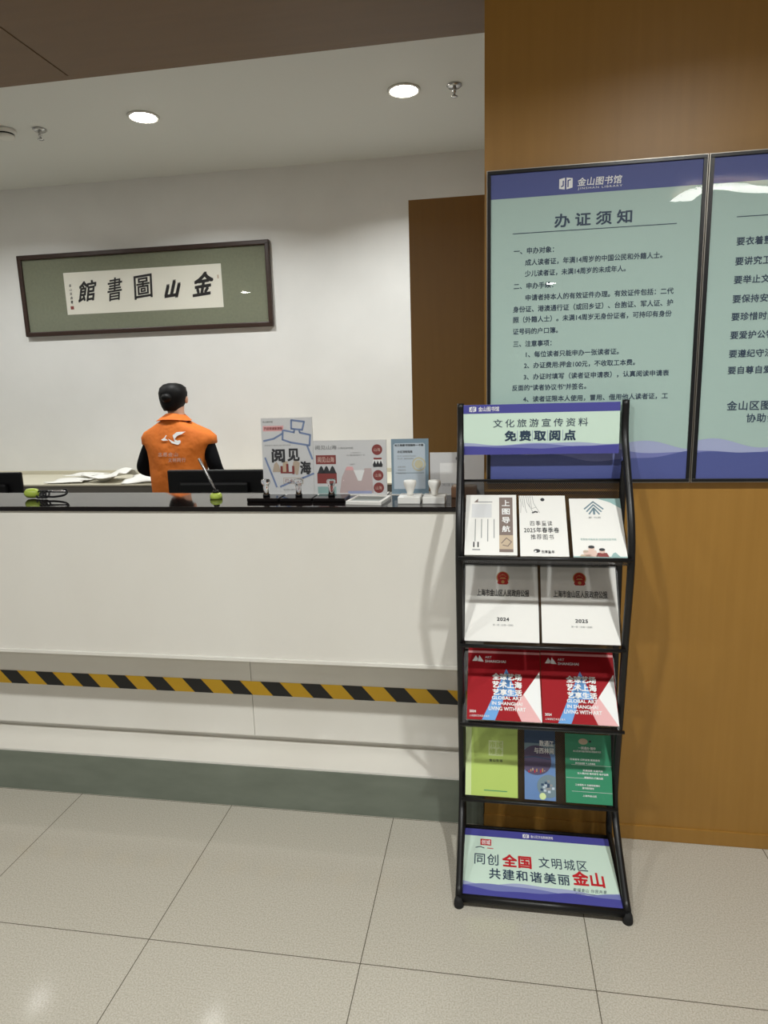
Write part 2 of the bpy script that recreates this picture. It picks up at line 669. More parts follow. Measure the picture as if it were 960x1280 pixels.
# sprinklers and smoke detector on the white ceiling
def sprinkler(x, y, label):
    t = thing('fire_sprinkler', label, 'sprinkler', (x, y, ZR), group='ceiling sprinklers')
    e = MB(); e.lathe([(0, -.001), (.036, -.001), (.038, -.005), (.030, -.012), (.012, -.014), (0, -.014)], steel, 24); e.build('escutcheon', t)
    s = MB(); s.lathe([(0, -.012), (.011, -.012), (.010, -.035), (.006, -.038), (.006, -.052), (0, -.052)], steel, 14); s.build('stem', t)
    d = MB(); d.lathe([(0, -.051), (.016, -.051), (.018, -.054), (.010, -.058), (0, -.058)], steel, 20); d.build('deflector', t)


sprinkler(-.945, 3.655, 'small metal fire sprinkler hanging beside the smoke detector')
sprinkler(1.35, 3.63, 'small metal fire sprinkler hanging beside the veneer wall')
t = thing('smoke_detector', 'round white smoke detector with a dark slot on the white ceiling', 'smoke detector', (-1.135, 3.62, ZR))
e = MB(); e.lathe([(0, -.001), (.058, -.001), (.060, -.012), (.052, -.022), (0, -.022)], mould_white, 32); e.build('base', t)
e = MB(); e.lathe([(0, -.0215), (.047, -.0215), (.047, -.031), (0, -.031)], black_plastic, 32); part(e.build('vent_slot', t), 'dark vent slot')
e = MB(); e.lathe([(0, -.0305), (.050, -.0305), (.046, -.041), (.030, -.047), (0, -.048)], mould_white, 32); e.build('cap', t)

# ------------------------------------------------------------------ reception counter
CX0, CX1 = -1.9, WX - .003
counter = thing('reception_counter', 'long white lacquered reception counter with black stone top', 'counter', (0, 2.15, 0))


def cpart(name, mb, label=None):
    o = mb.build(name, counter, loc=(0, -2.15, 0))
    if label:
        o['label'] = label
    return o


b = MB(); b.box(CX0, CX1, 2.022, 2.325, 1.104, 1.120, black_gloss, .0025)
cpart('countertop', b, 'glossy black stone top')
b = MB()
b.prism_x([(2.030, 1.104), (2.030, .584), (2.033, .580), (2.275, .580), (2.275, 1.104)], CX0, CX1, lacquer)
cpart('front_panel', b, 'white lacquered upper front')
RY = 2.205
b = MB(); b.box(CX0, CX1, 2.0215, 2.0297, .5805, .5935, lacquer, .0015)
cpart('lip_strip', b)
b = MB()
for x0, x1 in ((CX0, .648), (.650, CX1)):
    b.box(x0, x1, RY, RY + .06, .199, .580, lacquer)
cpart('recessed_panel', b)
b = MB(); b.box(CX0, CX1, RY + .03, RY + .06, .165, .199, lacquer)
cpart('shadow_groove', b)
b = MB(); b.box(CX0, CX1, 2.061, RY + .06, .160, .1685, lacquer, .001)
cpart('toe_ledge', b)
b = MB(); b.box(CX0, CX1, 2.058, RY + .06, 0.0, .160, green_stone)
cpart('plinth', b, 'grey green stone plinth')
b = MB(); b.box(CX0, CX1, 2.275, 2.315, .0, 1.1035, desk_lam)
cpart('back_board', b, 'grey inner board')

t = thing('staff_desk', 'low grey staff desk hidden behind the reception counter', 'desk', (0, 2.62, 0))
b = MB(); b.box(CX0, 1.2, -.285, .28, .72, .75, desk_lam, .002); b.build('desk_top', t)
for x0 in (CX0 + .02, 0, 1.15):
    b = MB(); b.box(x0, x0 + .03, -.27, .26, 0, .72, desk_lam); b.build('side_panel', t)

# hazard tape: slanted yellow and black blocks
TZ0, TZ1, TY = .366, .421, 2.2044
b = MB()
b.rect(CX0, CX1, TZ0, TZ1, yellow_tape, 0, TY)
pit, sl = .156, .048
x = -.408 - 9 * .156
while x + .08 + sl < CX1:
    b.poly([(x + sl, TZ0), (x + .076 + sl, TZ0), (x + .076, TZ1), (x, TZ1)], black_tape, 1, TY)
    x += pit
cpart('hazard_tape', b, 'yellow and black striped tape')


# ------------------------------------------------------------------ notice boards on the veneer wall
def rescale(x, z, Y0, Y1):
    return CAM_X + (x - CAM_X) * Y1 / Y0, CAM_Z + (z - CAM_Z) * Y1 / Y0


def logo(b, x, z, w, h, m, back, layer=3):
    """open-book logo: two slanted pages with strokes cut in"""
    def q(a, c):
        return x + a * w, z + c * h
    b.poly([q(0, .08), q(.42, 0), q(.42, 1.0 - .02), q(0, .88)], m, layer)
    b.poly([q(.54, 0), q(1, .12), q(1, .9), q(.54, .98)], m, layer)
    b.stroke([q(.30, .72), q(.30, .32), q(.16, .24)], w * .09, back, layer + 1)
    b.stroke([q(.66, .2), q(.66, .72), q(.84, .78)], w * .09, back, layer + 1)


PY = 2.030
BX0, BX1, BZ0, BZ1 = 1.5255, 2.107, 1.195, 2.078


def waves(b, x0, x1, z0, h1, m1, m2, m3, layer=2, seed=0.0):
    b.band(x0, x1, z0, lambda t: z0 + h1 * (1.05 + .10 * math.sin(9.5 * t + 1.2 + seed) + .06 * math.sin(17 * t + seed)), m1, layer)
    b.band(x0, x1, z0, lambda t: z0 + h1 * (.88 + .12 * math.sin(8.2 * t + 3.4 + seed) + .05 * math.sin(15 * t)), m2, layer + 1)
    b.band(x0, x1, z0, lambda t: z0 + h1 * (.70 + .12 * math.sin(7.0 * t + .4 + seed) + .04 * math.sin(19 * t + 1)), m3, layer + 2)


def notice_board(dx, label):
    t = thing('notice_board', label, 'notice board', (BX0 + dx, WALL_Y, BZ0), group='glass fronted notice boards')
    W, H = BX1 - BX0, BZ1 - BZ0
    fw = .0095
    f = MB()
    y0, y1 = PY - .004 - WALL_Y, -.0004
    f.box(0, W, y0, y1, 0, fw, black_frame, .0015); f.box(0, W, y0, y1, H - fw, H, black_frame, .0015)
    f.box(0, fw, y0, y1, fw, H - fw, black_frame); f.box(W - fw, W, y0, y1, fw, H - fw, black_frame)
    f.build('frame', t)
    e = MB()
    for a in ((-.0025, -.0003, -.0025, H + .0025), (W + .0003, W + .0025, -.0025, H + .0025)):
        e.box(a[0], a[1], y0 + .004, y1, a[2], a[3], alu)
    e.box(-.0003, W + .0003, y0 + .004, y1, -.0025, -.0003, alu); e.box(-.0003, W + .0003, y0 + .004, y1, H + .0003, H + .0025, alu)
    part(e.build('edge_strip', t), 'thin metal edge')
    g = MB(); g.box(fw, W - fw, PY - .002 - WALL_Y, PY - .0005 - WALL_Y, fw, H - fw, glass)
    g.build('glass_pane', t)
    return t


def board_sheet():
    """white-space print common to the boards, in wall coordinates"""
    b = MB()
    b.add([(BX0 + .008, 0, BZ0 + .008), (BX1 - .008, 0, BZ0 + .008), (BX1 - .008, 0, BZ1 - .008), (BX0 + .008, 0, BZ1 - .008)], [(0, 1, 2, 3)], mint_board)
    b.rect(BX0 + .008, BX1 - .008, 2.004, BZ1 - .008, navy_band, 1)
    waves(b, BX0 + .008, BX1 - .008, BZ0 + .008, .098, wave_pale, wave_mid, wave_deep)
    return b


def R(x, z):
    return rescale(x, z, 2.015, PY)


def put(b, s, x0, x1, z0, z1, m, **k):
    a, c = R(x0, z0); d, e = R(x1, z1)
    b.text(s, a, d, c, e, m, **k)


nb = notice_board(0, 'dark framed glass notice board with a long mint text sheet behind the leaflet rack')
b = board_sheet()
x, z = R(1.721, 2.013)
logo(b, x, z, .036, .031, print_white, navy_band)
put(b, '金山图书馆', 1.770, 1.887, 2.0185, 2.040, print_white, layer=3, bold=.012, space=1.05, shear=.12)
put(b, 'JINSHAN LIBRARY', 1.771, 1.888, 2.0085, 2.0155, print_white, layer=3, space=1.25)
put(b, '办证须知', 1.710, 1.917, 1.915, 1.951, navy_ink, bold=.022, space=1.55)
x0, z0 = R(1.596, 1.9062); x1, _ = R(2.034, 1.9062)
b.rect(x0, x1, z0 - .001, z0 + .001, navy_ink, 2)
rows = [('一、申办对象：', 1.599, 1.710, 1.852), ('成人读者证，年满14周岁的中国公民和外籍人士。', 1.631, 2.000, 1.8205),
        ('少儿读者证，未满14周岁的未成年人。', 1.631, 1.905, 1.7905), ('二、申办手续：', 1.599, 1.710, 1.757),
        ('申请者持本人的有效证件办理。有效证件包括：二代', 1.632, 2.034, 1.7245), ('身份证、港澳通行证（或回乡证）、台胞证、军人证、护', 1.598, 2.034, 1.6935),
        ('照（外籍人士）。未满14周岁无身份证者，可持印有身份', 1.598, 2.032, 1.6645), ('证号码的户口簿。', 1.598, 1.725, 1.632),
        ('三、注意事项：', 1.599, 1.708, 1.597), ('1、每位读者只能申办一张读者证。', 1.633, 1.895, 1.5665), ('2、办证费用:押金100元，不收取工本费。', 1.631, 1.940, 1.5350),
        ('3、办证时填写（读者证申请表），认真阅读申请表', 1.630, 2.033, 1.5025), ('反面的“读者协议书”并签名。', 1.597, 1.808, 1.4715), ('4、读者证限本人使用，冒用、借用他人读者证，工', 1.630, 2.033, 1.4385)]
for s, xa, xb, zz in rows:
    xa, zz_ = R(xa, zz); xb, _ = R(xb, zz)
    vs, _f = glyphs(s, .015, 1.0, 0, 2)
    n = max(p[0] for p in vs)
    h = min(.0182, (xb - xa) / n * 1.06)
    b.textl(s, xa, zz_, h, navy_ink, 2, .015, sx=(xb - xa) / (n * h))
o = b.build('printed_sheet', nb, loc=(-BX0, PY - WALL_Y, -BZ0)); part(o, 'mint sheet of dark text')

DX = .5895
nb2 = notice_board(DX, 'dark framed glass notice board with short list lines, cut by the picture edge')
b = board_sheet()
rows = [('要衣着整洁', 1.842), ('要讲究卫生', 1.791), ('要举止文明', 1.743), ('要保持安静', 1.693), ('要珍惜时间', 1.646), ('要爱护公物', 1.597), ('要遵纪守法', 1.547), ('要自尊自爱', 1.502)]
for s, zz in rows:
    xa, zz_ = R(2.188, zz)
    b.textl(s, xa - DX, zz_, .0225, navy_ink, 2, .018, space=1.06)
xa, zz_ = R(2.185, 1.913)
b.rect(xa - DX, BX1 - .07, zz_ - .001, zz_ + .001, navy_ink, 2)
xa, zz_ = R(2.192, 1.402); b.textl('金山区图书馆', xa - DX, zz_, .028, navy_ink, 2, .015, space=1.1)
xa, zz_ = R(2.245, 1.368); b.textl('协助会', xa - DX, zz_, .026, navy_ink, 2, .015, space=1.1)
o = b.build('printed_sheet', nb2, loc=(-BX0, PY - WALL_Y, -BZ0)); part(o, 'mint sheet of dark text')

# ------------------------------------------------------------------ calligraphy picture on the back wall
PX0, PX1, PZ0, PZ1, PYY = -1.872, .037, 1.925, 2.495, 4.57
t = thing('calligraphy_picture', 'long dark framed calligraphy picture on the white back wall', 'picture', (PX0, BACK_Y, PZ0))
W, H = PX1 - PX0, PZ1 - PZ0
f = MB()
fw = .032
for y0, y1, i in ((-.034, -.001, 0),):
    f.box(0, W, y0, y1, 0, fw, dark_frame_wood, .006); f.box(0, W, y0, y1, H - fw, H, dark_frame_wood, .006)
    f.box(0, fw, y0, y1, fw * .5, H - fw * .5, dark_frame_wood, .006); f.box(W - fw, W, y0, y1, fw * .5, H - fw * .5, dark_frame_wood, .006)
f.build('frame', t)
m_ = MB(); m_.box(fw * .6, W - fw * .6, -.018, -.002, fw * .6, H - fw * .6, mat_fabric); part(m_.build('mat_board', t), 'sage green silk mount')
s_ = MB()
ox, oz = -PX0, -PZ0
s_.rect(-1.522 + ox, -.320 + ox, 2.069 + oz, 2.360 + oz, paper_warm, 1, -.018)
for ch, x0, x1, z0, z1, sh in (('館', -1.425, -1.268, 2.148, 2.290, .25), ('書', -1.190, -1.068, 2.146, 2.302, .2), ('圖', -.985, -.838, 2.148, 2.308, .05), ('山', -.758, -.626, 2.140, 2.262, .35), ('金', -.545, -.380, 2.145, 2.302, .3)):
    s_.text(ch, x0 + ox, x1 + ox, z0 + oz, z1 + oz, black_ink, layer=3, bold={'書': .012, '圖': .012, '館': .020, '山': .05, '金': .028}[ch], y=-.018, shear=sh, slope=.10)
for i, ch in enumerate('金山张森题'):
    s_.text(ch, -1.487 + ox, -1.467 + ox, 2.262 - i * .029 + oz, 2.282 - i * .029 + oz, dark_ink, layer=3, bold=.01, y=-.018, shear=.2)
s_.rect(-1.492 + ox, -1.466 + ox, 2.105 + oz, 2.128 + oz, brick_ink, 3, -.018)
s_.rect(-.352 + ox, -.340 + ox, 2.262 + oz, 2.286 + oz, sand_ink, 3, -.018)
part(s_.build('calligraphy_sheet', t), 'white paper with five large brush characters')
g = MB(); g.box(fw * .7, W - fw * .7, -.026, -.0235, fw * .7, H - fw * .7, glass); g.build('glass_pane', t)

# ------------------------------------------------------------------ back counter with papers
t = thing('back_counter', 'low pale staff counter along the back wall holding loose papers', 'counter', (-1.5, 4.3, 0))
b = MB(); b.box(-3.4, 2.7, -.27, .298, .888, .90, back_lam, .002); b.build('worktop', t)
b = MB(); b.box(-3.4, 2.7, -.268, .298, 0, .888, back_edge); b.build('cabinet_body', t)
b = MB(); b.box(-3.4, 2.7, .278, .298, .90, .925, back_lam, .002); b.build('backsplash', t)


def loose_sheet(x, y, w, d, rz, label, seed, amp, z=.901):
    rnd = random.Random(seed)
    ph = [rnd.uniform(0, 6) for _ in range(4)]
    n = 10
    b = MB()
    vs, fs = [], []
    for side in (0, 1):
        for j in range(n + 1):
            for i in range(n + 1):
                u, v = i / n - .5, j / n - .5
                h = amp * (.5 + .5 * math.sin(5 * u + ph[0] + 2.5 * v)) * (.4 + .6 * math.sin(PI * (j / n)) ** .5) + amp * .3 * (1 + math.sin(9 * v + ph[1]))
                vs.append((u * w, v * d, h + (.0035 if side else 0)))
    k = (n + 1) ** 2
    for j in range(n):
        for i in range(n):
            a = j * (n + 1) + i
            fs.append((a, a + n + 1, a + n + 2, a + 1)); fs.append((k + a, k + a + 1, k + a + n + 2, k + a + n + 1))
    for i in range(n):
        for a, c in ((i, i + 1), (n * (n + 1) + i + 1, n * (n + 1) + i), ((i + 1) * (n + 1), i * (n + 1)), (i * (n + 1) + n, (i + 1) * (n + 1) + n)):
            fs.append((a, c, k + c, k + a))
    b.add(vs, fs, paper, True)
    o = b.build('loose_paper', loc=(x, y, z), rot=(0, 0, rz))
    tag(o, label, 'paper', 'papers on the back counter')


loose_sheet(-1.36, 4.17, .27, .24, .1, 'flat white paper nearest the dark monitor on the back counter', 1, .012)
loose_sheet(-1.07, 4.19, .28, .26, -.1, 'crumpled white paper rising in a low hump on the back counter', 2, .055)
loose_sheet(-.79, 4.15, .25, .22, .1, 'folded white paper midway along the back counter', 3, .035)
loose_sheet(-1.34, 4.32, .24, .2, -.15, 'white paper with one edge lying over the flat sheet by the monitor', 8, .006, .926)
loose_sheet(-.60, 4.40, .26, .22, -.05, 'white paper with a turned edge one sheet from the person', 4, .04)

# ------------------------------------------------------------------ person at the back counter
PXC, PYC = -.316, 3.70


def skin_mesh(verts, edges, radii, root, sub=2):
    me = bpy.data.meshes.new('skinning')
    me.from_pydata(verts, edges, [])
    o = bpy.data.objects.new('skinning', me)
    COL.objects.link(o)
    sk = o.modifiers.new('Skin', 'SKIN')
    sk.use_smooth_shade = True
    sk.branch_smoothing = .6
    sd = o.modifiers.new('Sub', 'SUBSURF')
    sd.levels = sd.render_levels = sub
    for i, d in enumerate(me.skin_vertices[0].data):
        r = radii[i]
        d.radius = r if isinstance(r, tuple) else (r, r)
        d.use_root = (i == root)
    dg = bpy.context.evaluated_depsgraph_get()
    dg.update()
    out = bpy.data.meshes.new_from_object(o.evaluated_get(dg))
    bpy.data.objects.remove(o)
    bpy.data.meshes.remove(me)
    return out


def build_person():
    t = thing('person', 'person in an orange vest over black sleeves, seen from behind at the back counter', 'person', (PXC, PYC, 0))
    HX = -.046
    V, E, Rr = [], [], []

    def v(x, y, z, r, link=None):
        V.append((x, y, z)); Rr.append(r)
        if link is not None:
            E.append((link, len(V) - 1))
        return len(V) - 1
    pel = v(0, 0, .86, (.150, .105))
    waist = v(0, .005, .98, (.135, .095), pel)
    chest = v(0, .03, 1.13, (.150, .100), waist)
    upch = v(0, .04, 1.25, (.130, .085), chest)
    neck = v(-.012, .065, 1.335, .052, upch)
    nk2 = v(HX * .7, .085, 1.385, .050, neck)
    hd = v(HX, .105, 1.435, (.068, .080), nk2)
    hd2 = v(HX, .108, 1.485, (.074, .088), hd)
    v(HX, .098, 1.525, (.055, .065), hd2)
    for s in (-1, 1):
        sh = v(s * .168, .035, 1.222, .048, upch)
        el = v(s * .240, -.01, 1.035, .044, sh)
        wr = v(s * .16, .235, .985, .031, el)
        pa = v(s * .135, .305, .965, (.034, .016), wr)
        for k, (dx, ln) in enumerate(((-.024, .060), (-.008, .070), (.009, .066), (.025, .052))):
            a = v(s * .135 + dx, .345, .958, .0088, pa)
            c = v(s * .135 + dx * 1.1, .345 + ln * .5, .948, .008, a)
            v(s * .135 + dx * 1.15, .345 + ln, .928, .0068, c)
        th = v(s * .135 - s * .034, .300, .955, .010, pa)
        v(s * .135 - s * .050, .335, .940, .008, th)
        hip = v(s * .088, 0, .80, .088, pel)
        kn = v(s * .092, .02, .46, .058, hip)
        an = v(s * .095, -.01, .09, .038, kn)
        he = v(s * .095, .03, .045, (.040, .034), an)
        v(s * .100, .14, .032, (.042, .026), he)
    me = skin_mesh(V, E, Rr, pel)
    # a face on the far side of the head: nose, brow and chin pushed out
    for vt in me.vertices:
        x, y, z = vt.co
        x -= HX
        if z > 1.36 and y > .14:
            w = max(0, 1 - abs(x) / .016) * max(0, 1 - abs(z - 1.452) / .026)
            vt.co.y += .020 * w
            e = max(0, 1 - abs(abs(x) - .030) / .018) * max(0, 1 - abs(z - 1.472) / .014)
            vt.co.y -= .008 * e
    for m in (skin, black_cloth, trouser_cloth, shoe_black):
        me.materials.append(m)
    for p in me.polygons:
        c = p.center
        p.use_smooth = True
        if c.z > 1.315 and abs(c.x) < .13:
            p.material_index = 0
        elif c.y > .235 and c.z > .85:
            p.material_index = 0
        elif c.z < .085:
            p.material_index = 3
        elif c.z < .90 and c.y < .2:
            p.material_index = 2
        else:
            p.material_index = 1
    me.name = 'body'
    o = bpy.data.objects.new('body', me)
    COL.objects.link(o); o.parent = t
    part(o, 'body in black sleeves and dark trousers')
    # ears
    for s in (-1, 1):
        e = MB()
        e.lathe([(0, -.006), (.013, -.005), (.016, 0), (.012, .006), (0, .004)], skin, 14, Matrix.Translation((HX + s * .078, .105, 1.448)) @ Matrix.Rotation(PI / 2, 4, 'Y') @ Matrix.Diagonal((1.5, 1, 1, 1)))
        e.build('ear', t)
        e = MB()
        e.lathe([(0, -.008), (.006, -.005), (.008, 0), (.006, .005), (0, .008)], black_ink, 12, Matrix.Translation((HX + s * .029, .176, 1.472)))
        e.build('eye', t)
    e = MB(); e.box(HX - .02, HX + .02, .172, .184, 1.416, 1.424, orange_dark, .003); e.build('mouth', t)
    # hair: cap over skull, with a low knot at the back
    h = MB()
    n, rings = 28, []
    vs, fs = [], []
    for i, (zz, rx, ry, cy) in enumerate(((1.548, .022, .024, .095), (1.540, .052, .056, .096), (1.520, .076, .082, .099), (1.490, .084, .096, .100), (1.460, .082, .094, .098), (1.430, .074, .088, .092), (1.405, .060, .076, .080), (1.385, .044, .056, .066))):
        for k in range(n):
            a = 2 * PI * k / n
            y = cy + ry * math.sin(a)
            if math.sin(a) > .2 and zz < 1.50:       # hairline leaves the face free
                y = cy + ry * .2
            vs.append((HX + rx * math.cos(a), y, zz))
    for i in range(7):
        for k in range(n):
            fs.append((i * n + k, (i + 1) * n + k, (i + 1) * n + (k + 1) % n, i * n + (k + 1) % n))
    fs.append(tuple(range(n))); fs.append(tuple(7 * n + k for k in range(n))[::-1])
    h.add(vs, fs, hair_black, True)
    ho = h.build('hair', t)
    kb = MB()
    kb.lathe([(0, -.030), (.020, -.024), (.032, -.010), (.034, .004), (.024, .020), (0, .027)], hair_black, 20, Matrix.Translation((HX, .010, 1.462)))
    kb.build('hair_knot', ho)
    # vest: rings of a superellipse, open below, with shoulder caps and collar
    g = MB()
    rings = [(.80, .160, .128, .0, 2.3), (.88, .162, .130, .0, 2.3), (.96, .162, .128, .002, 2.3), (1.04, .166, .126, .008, 2.3), (1.10, .172, .124, .018, 2.4), (1.15, .184, .120, .026, 2.5), (1.19, .206, .114, .032, 2.6), (1.225, .226, .104, .036, 2.7), (1.262, .228, .094, .040, 2.7), (1.290, .205, .084, .044, 2.5), (1.315, .150, .074, .048, 2.3), (1.337, .100, .068, .054, 2.2), (1.350, .072, .066, .060, 2.0)]
    n = 40
    vs, fs = [], []
    for zz, rx, ry, cy, ex in rings:
        for k in range(n):
            a = 2 * PI * k / n
            ca, sa = math.cos(a), math.sin(a)
            x = rx * math.copysign(abs(ca) ** (2 / ex), ca)
            y = cy + ry * math.copysign(abs(sa) ** (2 / ex), sa)
            dr = abs(x) / max(rx, .01)
            zr = zz - (.035 * dr ** 2 if zz > 1.2 else 0)
            wv = .004 * math.sin(6 * a + zz * 14) * (1 if zz < 1.2 else .3)
            vs.append((x + wv - .03 * min(1, max(0, (zz - 1.25) / .09)), y - abs(wv), zr))
    for i in range(len(rings) - 1):
        for k in range(n):
            fs.append((i * n + k, i * n + (k + 1) % n, (i + 1) * n + (k + 1) % n, (i + 1) * n + k))
    g.add(vs, fs, orange_cloth, True)
    vest = g.build('vest', t)
    part(vest, 'sleeveless orange vest')
    so = vest.modifiers.new('Solid', 'SOLIDIFY'); so.thickness = .004; so.offset = 1
    c = MB()
    n = 32
    vs, fs = [], []
    for zz, rx, ry, cy in ((1.335, .070, .068, .058), (1.354, .064, .064, .062), (1.372, .058, .060, .068), (1.367, .064, .067, .065), (1.351, .086, .081, .056), (1.336, .107, .089, .050)):
        for k in range(n):
            a = 2 * PI * k / n
            vs.append((rx * math.cos(a) - .031, cy + ry * math.sin(a), zz - .012 * math.cos(a) ** 2))
    for i in range(5):
        for k in range(n):
            fs.append((i * n + k, i * n + (k + 1) % n, (i + 1) * n + (k + 1) % n, (i + 1) * n + k))
    c.add(vs, fs, orange_dark, True)
    part(c.build('collar', vest), 'turned down orange collar')
    # print on the back: a swooping white mark and two lines of small lettering, laid on the curved cloth
    def back_y(x, z):
        zs = [r_[0] for r_ in rings]
        for i in range(len(zs) - 1):
            if zs[i] <= z <= zs[i + 1]:
                f_ = (z - zs[i]) / (zs[i + 1] - zs[i])
                a_, b_ = rings[i], rings[i + 1]
                rx, ry, cy, ex = [a_[j] + (b_[j] - a_[j]) * f_ for j in (1, 2, 3, 4)]
                return cy - ry * max(0, 1 - abs(x / rx) ** ex) ** (1 / ex)
        return -.1
    q = MB()
    cz = 1.212
    q.poly([(.012, cz + .034), (.035, cz + .052), (.090, cz + .054), (.066, cz + .040), (.040, cz + .030)], print_white, 0)
    q.poly([(.066, cz + .040), (.040, cz + .030), (.026, cz + .012), (.020, cz + .018), (.012, cz + .034)], print_white, 0)
    q.poly([(.026, cz + .012), (.020, cz + .018), (.030, cz - .004), (.056, cz - .010), (.068, cz - .004), (.060, cz + .006), (.044, cz + .004)], print_white, 0)
    q.poly([(-.016, cz + .016), (.012, cz - .010), (.050, cz - .020), (.066, cz - .010), (.056, cz - .006), (.024, cz - .002)], print_white, 0)
    q.poly([(-.058, cz + .010), (-.038, cz + .022), (-.030, cz + .036), (-.024, cz + .034), (-.034, cz + .018), (-.012, cz + .006), (-.044, cz + .004)], print_white, 0)
    q.text('志愿金山', -.072, .052, 1.126, 1.150, peach_ink, layer=0, bold=.01, space=1.25, slope=0.0)
    q.text('文明同行', -.006, .096, 1.094, 1.117, peach_ink, layer=0, bold=.01, space=1.25)
    for mi_, (nm, lb) in enumerate((('back_emblem', 'white swooping emblem'), ('back_lettering', 'pale lettering in two lines'))):
        fs_ = [f for f, k in zip(q.f, q.m) if k == mi_]
        used = sorted({k for f in fs_ for k in f})
        ix = {k: n_ for n_, k in enumerate(used)}
        pr = MB()
        pr.add([(q.v[k][0], back_y(q.v[k][0], q.v[k][2]) - .0105, q.v[k][2]) for k in used], [tuple(ix[k] for k in f) for f in fs_], q.mats[mi_])
        part(pr.build(nm, vest), lb)
    return t


build_person()


# ------------------------------------------------------------------ monitors on the staff desk
def monitor(x, y, w, top, label, rz=0.0):
    t = thing('computer_monitor', label, 'monitor', (x, y, .75), (0, 0, rz), 'monitors behind the counter')
    b = MB()
    h = .30
    z1 = top - .75
    b.box(-w / 2, w / 2, 0, .018, z1 - h, z1, black_plastic, .007)
    b.box(-w * .36, w * .36, -.026, .002, z1 - h * .82, z1 - h * .16, black_plastic, .012)
    b.build('housing', t)
    b = MB(); b.box(-w / 2 + .008, w / 2 - .008, .0175, .0195, z1 - h + .012, z1 - .008, dark_ink); b.build('screen', t)
    b = MB(); b.box(-.03, .03, -.045, -.024, .012, z1 - h * .5, black_plastic, .004); b.build('stand', t)
    b = MB(); b.box(-.11, .11, -.10, .08, 0, .014, black_plastic, .005); b.build('base', t)
    return t


monitor(.391, 2.60, .425, 1.170, 'wide black monitor back standing behind the counter beside the display stands')
monitor(-.735, 2.60, .425, 1.1655, 'black monitor back cut off by the picture edge at the end of the counter', .05)


# ------------------------------------------------------------------ pens on counter
def pen_stand(x, y, label, upright):
    t = thing('counter_pen', label, 'pen', (x, y, 1.1202), group='counter pens')
    b = MB()
    if upright:
        b.lathe([(0, 0), (.021, 0), (.022, .006), (.021, .014), (.016, .020), (0, .021)], green_resin, 20)
        part(b.build('base', t), 'lime green base')
        b = MB(); b.lathe([(0, .020), (.012, .020), (.009, .030), (0, .031)], black_plastic, 14); b.build('socket', t)
        d = Vector((-.052, -.004, .118))
        p = Vector((0, 0, .026))
        b = MB(); b.tube([p, p + d * .12, p + d * .2, p + d * .97, p + d], [.003, .0042, .0048, .0048, .003], steel, 12)
        part(b.build('pen', t), 'slanting silver pen')
    else:
        b.lathe([(0, -.028), (.010, -.027), (.017, -.018), (.019, 0), (.017, .018), (.010, .027), (0, .028)], green_resin, 20, Matrix.Translation((-.046, 0, .020)) @ Matrix.Rotation(PI / 2, 4, 'Y') @ Matrix.Rotation(0, 4, 'Z'))
        part(b.build('base', t), 'lime green base')
        b = MB()
        for q in range(3):
            cx = -.012 + q * .014
            b.tube([(cx + .012 * math.cos(a), -.006 + .012 * math.sin(a) * .5, .016 + .012 * math.sin(a)) for a in [2 * PI * k / 16 for k in range(16)]], .0034, black_plastic, 8, closed=True)
        b.build('coiled_cord', t)
        b = MB(); b.tube([(.012, .004, .026), (.09, .004, .026)], .0045, steel, 10); part(b.build('pen', t), 'silver pen lying flat')
        b = MB(); b.tube(smooth_path([(.01, -.01, .010), (.05, -.012, .008), (.09, -.006, .014), (.097, .002, .026), (.088, .006, .032), (.082, .004, .026)], 5), .0038, black_plastic, 8)
        b.build('cord_loop', t)
    return t


pen_stand(.575, 2.185, 'silver pen leaning out of a lime green base before the wide monitor', True)
pen_stand(-.105, 2.19, 'silver pen lying with a black cord beside a lime green base', False)

# ------------------------------------------------------------------ display stands on the counter
TOPZ = 1.1202


def acrylic_stand(name, label, x0, z0, w, h, y, lean, base_m, draw, group='display stands on the counter', backing=white_plastic):
    """a card held upright: sheet, clear cover and foot"""
    t = thing(name, label, 'display stand', (x0, y, TOPZ), (0, 0, 0), group)
    rot = (-lean, 0, 0)
    b = MB()
    b.box(0, w, .0004, .005, .002, h, base_m)
    draw(b, w, h)
    b.build('printed_card', t, rot=rot)
    b = MB(); b.box(0, w, -.0045, -.003, .002, h, glass); b.build('clear_cover', t, rot=rot)
    b = MB(); b.box(.0, w, -.004, .055, 0, .0025, white_plastic); b.build('foot', t)
    return t


